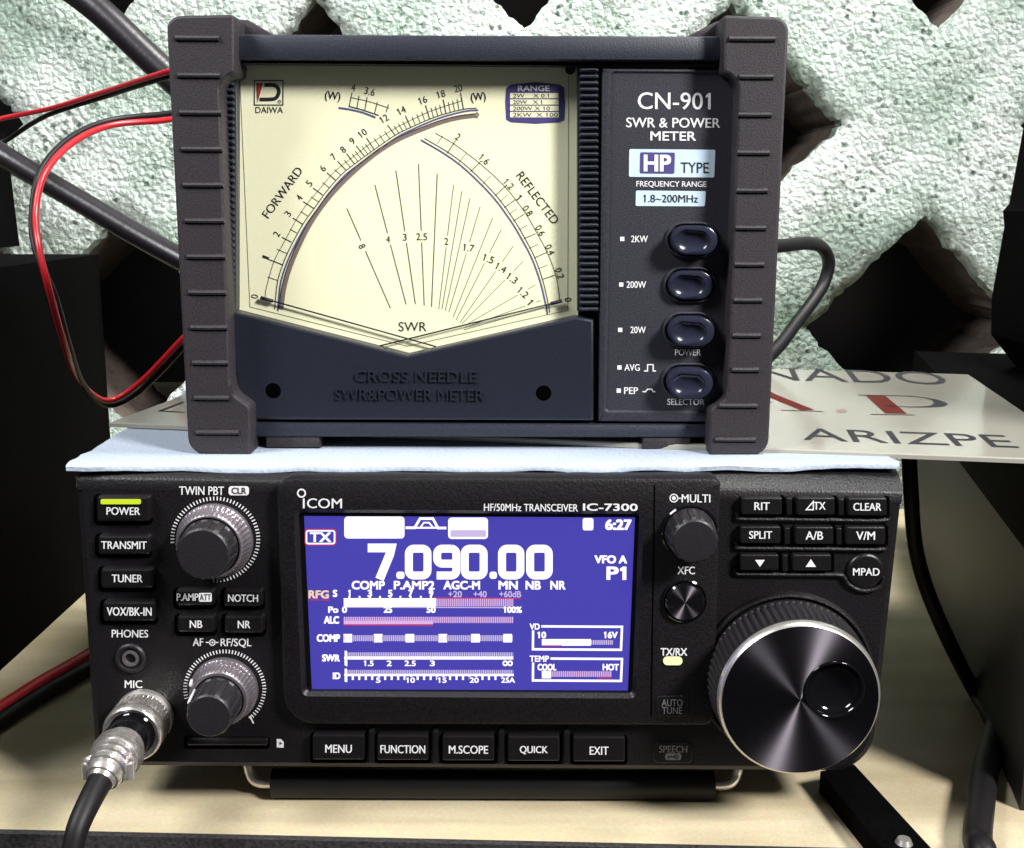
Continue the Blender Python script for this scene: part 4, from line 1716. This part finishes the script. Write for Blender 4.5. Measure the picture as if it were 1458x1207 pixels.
st_.tube(sp_path, [.0034, .0027], 24, M['wire_black'], n=6)
st_.build('strain_relief', mic)
cd_ = MB(M['coax'])
q0 = sp_path[-1]
cd_.tube([(sp_path[-2] + sp_path[-1]) / 2, q0, q0 + Vector((-.0006, -.0024, -.009)), q0 + Vector((-.0004, -.0034, -.028)), q0 + Vector((.001, -.001, -.06)), q0 + Vector((.003, -.001, -.11))], .0021, 20, M['coax'], n=8)
cd_.build('cord', mic)

# ================================================================== things on the left
XB = at(140, 362, .25).x
ZB_ = at(140, 362, .25).z
bx = MB(M['boxblack'])
bx.box(XB - .30, XB, -.02, .25, 0, ZB_, b=.0015)
o = bx.build('speaker_cabinet', loc=(XB - .15, .11, 0))
tag(o, 'large matt black cabinet standing on the table left of the radio', 'cabinet')

pz = at(28, 350, WALL - .003)
zt = at(10, 188, WALL - .003).z
b = MB(M['boxblack'])
b.slab([(pz.x - .2, pz.z), (pz.x, pz.z), (at(8, 188, WALL - .003).x, zt), (pz.x - .2, zt + .0)], .31, WALL - .003, .0015)
o = b.build('wall_box', loc=(pz.x - .1, .33, pz.z))
tag(o, 'black box fixed to the wall above the large black cabinet', 'box')

# red and black twin leads
def twin(name_label, pts_r, pts_b, r, loc, red='wire_red'):
    t = thing('power_lead', name_label, 'cable', loc, 'red and black twin power leads')
    a = MB(M[red])
    a.tube(pts_r, r, 14, n=10)
    a.build('red_wire', t)
    b = MB(M['wire_black'])
    b.tube(pts_b, r, 14, n=10)
    b.build('black_wire', t)
    return t


def px(lst):
    return [at(*p) for p in lst]


twin('short straight red and black lead running from wall box to meter back',
     px([(-20, 176, .27), (5, 168, .27), (40, 161, .265), (80, 152, .25), (150, 130, .22), (235, 103, .17), (300, 88, .16)]),
     px([(-20, 210, .28), (10, 199, .28), (45, 176, .272), (80, 159, .255), (150, 137, .225), (235, 110, .175), (300, 96, .165)]), .0012, at(100, 150, .25))
twin('long looping red and black lead hanging down in front of the black cabinet',
     px([(300, 160, .15), (235, 171, .15), (160, 178, .14), (105, 202, .12), (65, 245, .10), (51, 300, .09), (56, 355, .08), (72, 420, .08), (92, 490, .10), (112, 540, .13), (150, 570, .155), (195, 548, .16), (258, 484, .15), (300, 440, .15)]),
     px([(300, 152, .153), (235, 162, .153), (158, 171, .144), (100, 196, .124), (59, 241, .104), (46, 300, .093), (51, 357, .083), (78, 421, .083), (98, 491, .104), (118, 546, .134), (152, 577, .158), (200, 556, .163), (263, 492, .153), (300, 450, .153)]), .0012, at(70, 350, .09))
zr = .0036
rl = [on(-120, 1088, zr), on(-40, 1036, zr), on(0, 1011, zr), on(60, 972, zr), on(120, 938, zr), on(180, 900, zr), on(250, 850, zr)]
bl2 = [on(-120, 1112, zr), on(-40, 1052, zr), on(0, 1027, zr), on(60, 988, zr), on(120, 954, zr), on(180, 915, zr), on(250, 862, zr)]
twin('thick red and black lead lying on the table left of the radio', rl, bl2, .0030, on(60, 972, 0), 'wire_thick')

# coax cables behind the meter
for lab, pts_, r in (('thick black coax cable slanting across the top left wall opening', [(60, -45, .26), (140, 14, .255), (235, 103, .25), (420, 270, .24)], .0068),
                     ('black coax cable with pale glint crossing behind the looping red lead', [(-40, 192, .26), (15, 228, .255), (120, 290, .25), (245, 362, .24), (400, 440, .22)], .0056)):
    b = MB(M['coax'])
    b.tube(px(pts_), r, 24, n=10)
    o = b.build('coax_cable', loc=at(*pts_[1]))
    tag(o, lab, 'cable', 'coax cables behind the meter')

# cable loop at the right of the meter
b = MB(M['wire_black'])
b.tube(px([(1040, 352, .16), (1108, 350, .18), (1150, 346, .20), (1170, 352, .215), (1180, 372, .22), (1174, 400, .22), (1160, 425, .215), (1135, 458, .205), (1106, 496, .19), (1060, 540, .17)]), .0030, 16, n=10)
o = b.build('antenna_cable', loc=at(1150, 400, .2))
tag(o, 'black cable curling out from behind the right side of the meter', 'cable')

# ================================================================== things on the right
zc_top = Z_PAPER - .004
ga, gb = on(1388, 1000, 0), on(1300, 790, 0)
gd = Vector((gb.x - ga.x, gb.y - ga.y, 0)).normalized()
gn = Vector((gd.y, -gd.x, 0))
gb2 = ga + gd * .215
ga = ga - gd * .080  # front end drawn forward so the box shades the table


def quad_box(mb_, p, d1, l1, d2, l2, z0, z1, m=None):
    c4 = [p, p + d2 * l2, p + d2 * l2 + d1 * l1, p + d1 * l1]
    mb_.add([(q_.x, q_.y, z0) for q_ in c4] + [(q_.x, q_.y, z1) for q_ in c4],
            [(3, 2, 1, 0), (4, 5, 6, 7), (0, 1, 5, 4), (1, 2, 6, 5), (2, 3, 7, 6), (3, 0, 4, 7)], m)


cab = thing('stand_in_box', 'added dark brown box with black lid standing in for the dark area right of the radio', 'box', (ga + gd * .1 + gn * .09))
b = MB(M['brown'])
quad_box(b, ga, gd, .295, gn, .2, 0, zc_top - .026)  # made-up box standing in for a dark, shaded area
b.build('box_body', cab, smooth=0)
b = MB(M['boxblack'])
quad_box(b, ga - gd * .003 - gn * .003, gd, .301, gn, .206, zc_top - .0258, zc_top)
b.build('box_lid', cab, smooth=0)

# black microphone-like case standing on the lid
ys_ = .24
b = MB(M['boxblack'])
sil = [(1440, 60), (1458, 186), (1412, 424), (1410, 476), (1440, 520), (1560, 522), (1620, 60)]
poly = xz([(1476, 90), (1456, 188), (1437, 290), (1428, 300), (1430, 322), (1412, 424), (1411, 476), (1446, 521), (1600, 523), (1600, 90)], ys_)
lowz = min(p[1] for p in poly)
poly = [(p[0], max(p[1], zc_top)) for p in poly]
b.slab(poly, ys_ - .25, ys_, .002)  # depth stretched forward out of view to shade the table
o = b.build('black_case', loc=(at(1500, 520, ys_).x, ys_ - .08, zc_top))
tag(o, 'upright black case with slanted side at the right edge of picture', 'case')

# cords on the right
rc = [('thin black cord drooping down beside the right side of radio', [at(1294, 640, .07), at(1297, 700, .07), at(1303, 775, .075), at(1320, 840, .08), at(1352, 915, .08), on(1388, 985, .003), on(1408, 1015, .003), on(1440, 1060, .003), on(1500, 1130, .003)], .0027),
      ('thick black cord on the table at the right bottom corner', [at(1500, 880, .06), at(1462, 950, .055), on(1425, 1025, .004), on(1405, 1090, .004), on(1396, 1150, .004), on(1392, 1196, .004), on(1390, 1205, .004) + Vector((0, -.006, -.004)), on(1390, 1205, 0) + Vector((0, -.009, -.05))], .0042)]
for lab, pts_, r in rc:
    b = MB(M['wire_black'])
    b.tube(pts_, r, 16, n=10)
    o = b.build('cord', loc=pts_[3])
    tag(o, lab, 'cord', 'black cords right of the radio')

# flat black bar on the table by the dial
b = MB(M['boxblack'])
q4 = [on(1168, 1098, .007), on(1216, 1088, .007), on(1330, 1212, .007), on(1268, 1222, .007)]
b.add([(p.x, p.y, .007) for p in q4] + [(p.x, p.y, 0.0) for p in q4], [(0, 1, 2, 3), (7, 6, 5, 4), (0, 4, 5, 1), (1, 5, 6, 2), (2, 6, 7, 3), (3, 7, 4, 0)])
bar = b.build('metal_bar', loc=on(1240, 1150, 0), smooth=0)
tag(bar, 'flat black bar lying on the table below the tuning dial', 'bar')
b = MB(M['chrome'])
sc_ = on(1287, 1200, .007)
nseg = 20
vs = [(sc_.x + .0026 * cos(2 * pi * i / nseg), sc_.y + .0026 * sin(2 * pi * i / nseg), .0068) for i in range(nseg)]
vs += [(sc_.x + .0018 * cos(2 * pi * i / nseg), sc_.y + .0018 * sin(2 * pi * i / nseg), .0084) for i in range(nseg)]
b.add(vs, [(i, (i + 1) % nseg, nseg + (i + 1) % nseg, nseg + i) for i in range(nseg)] + [tuple(nseg + i for i in range(nseg))])
b.build('screw_head', bar)
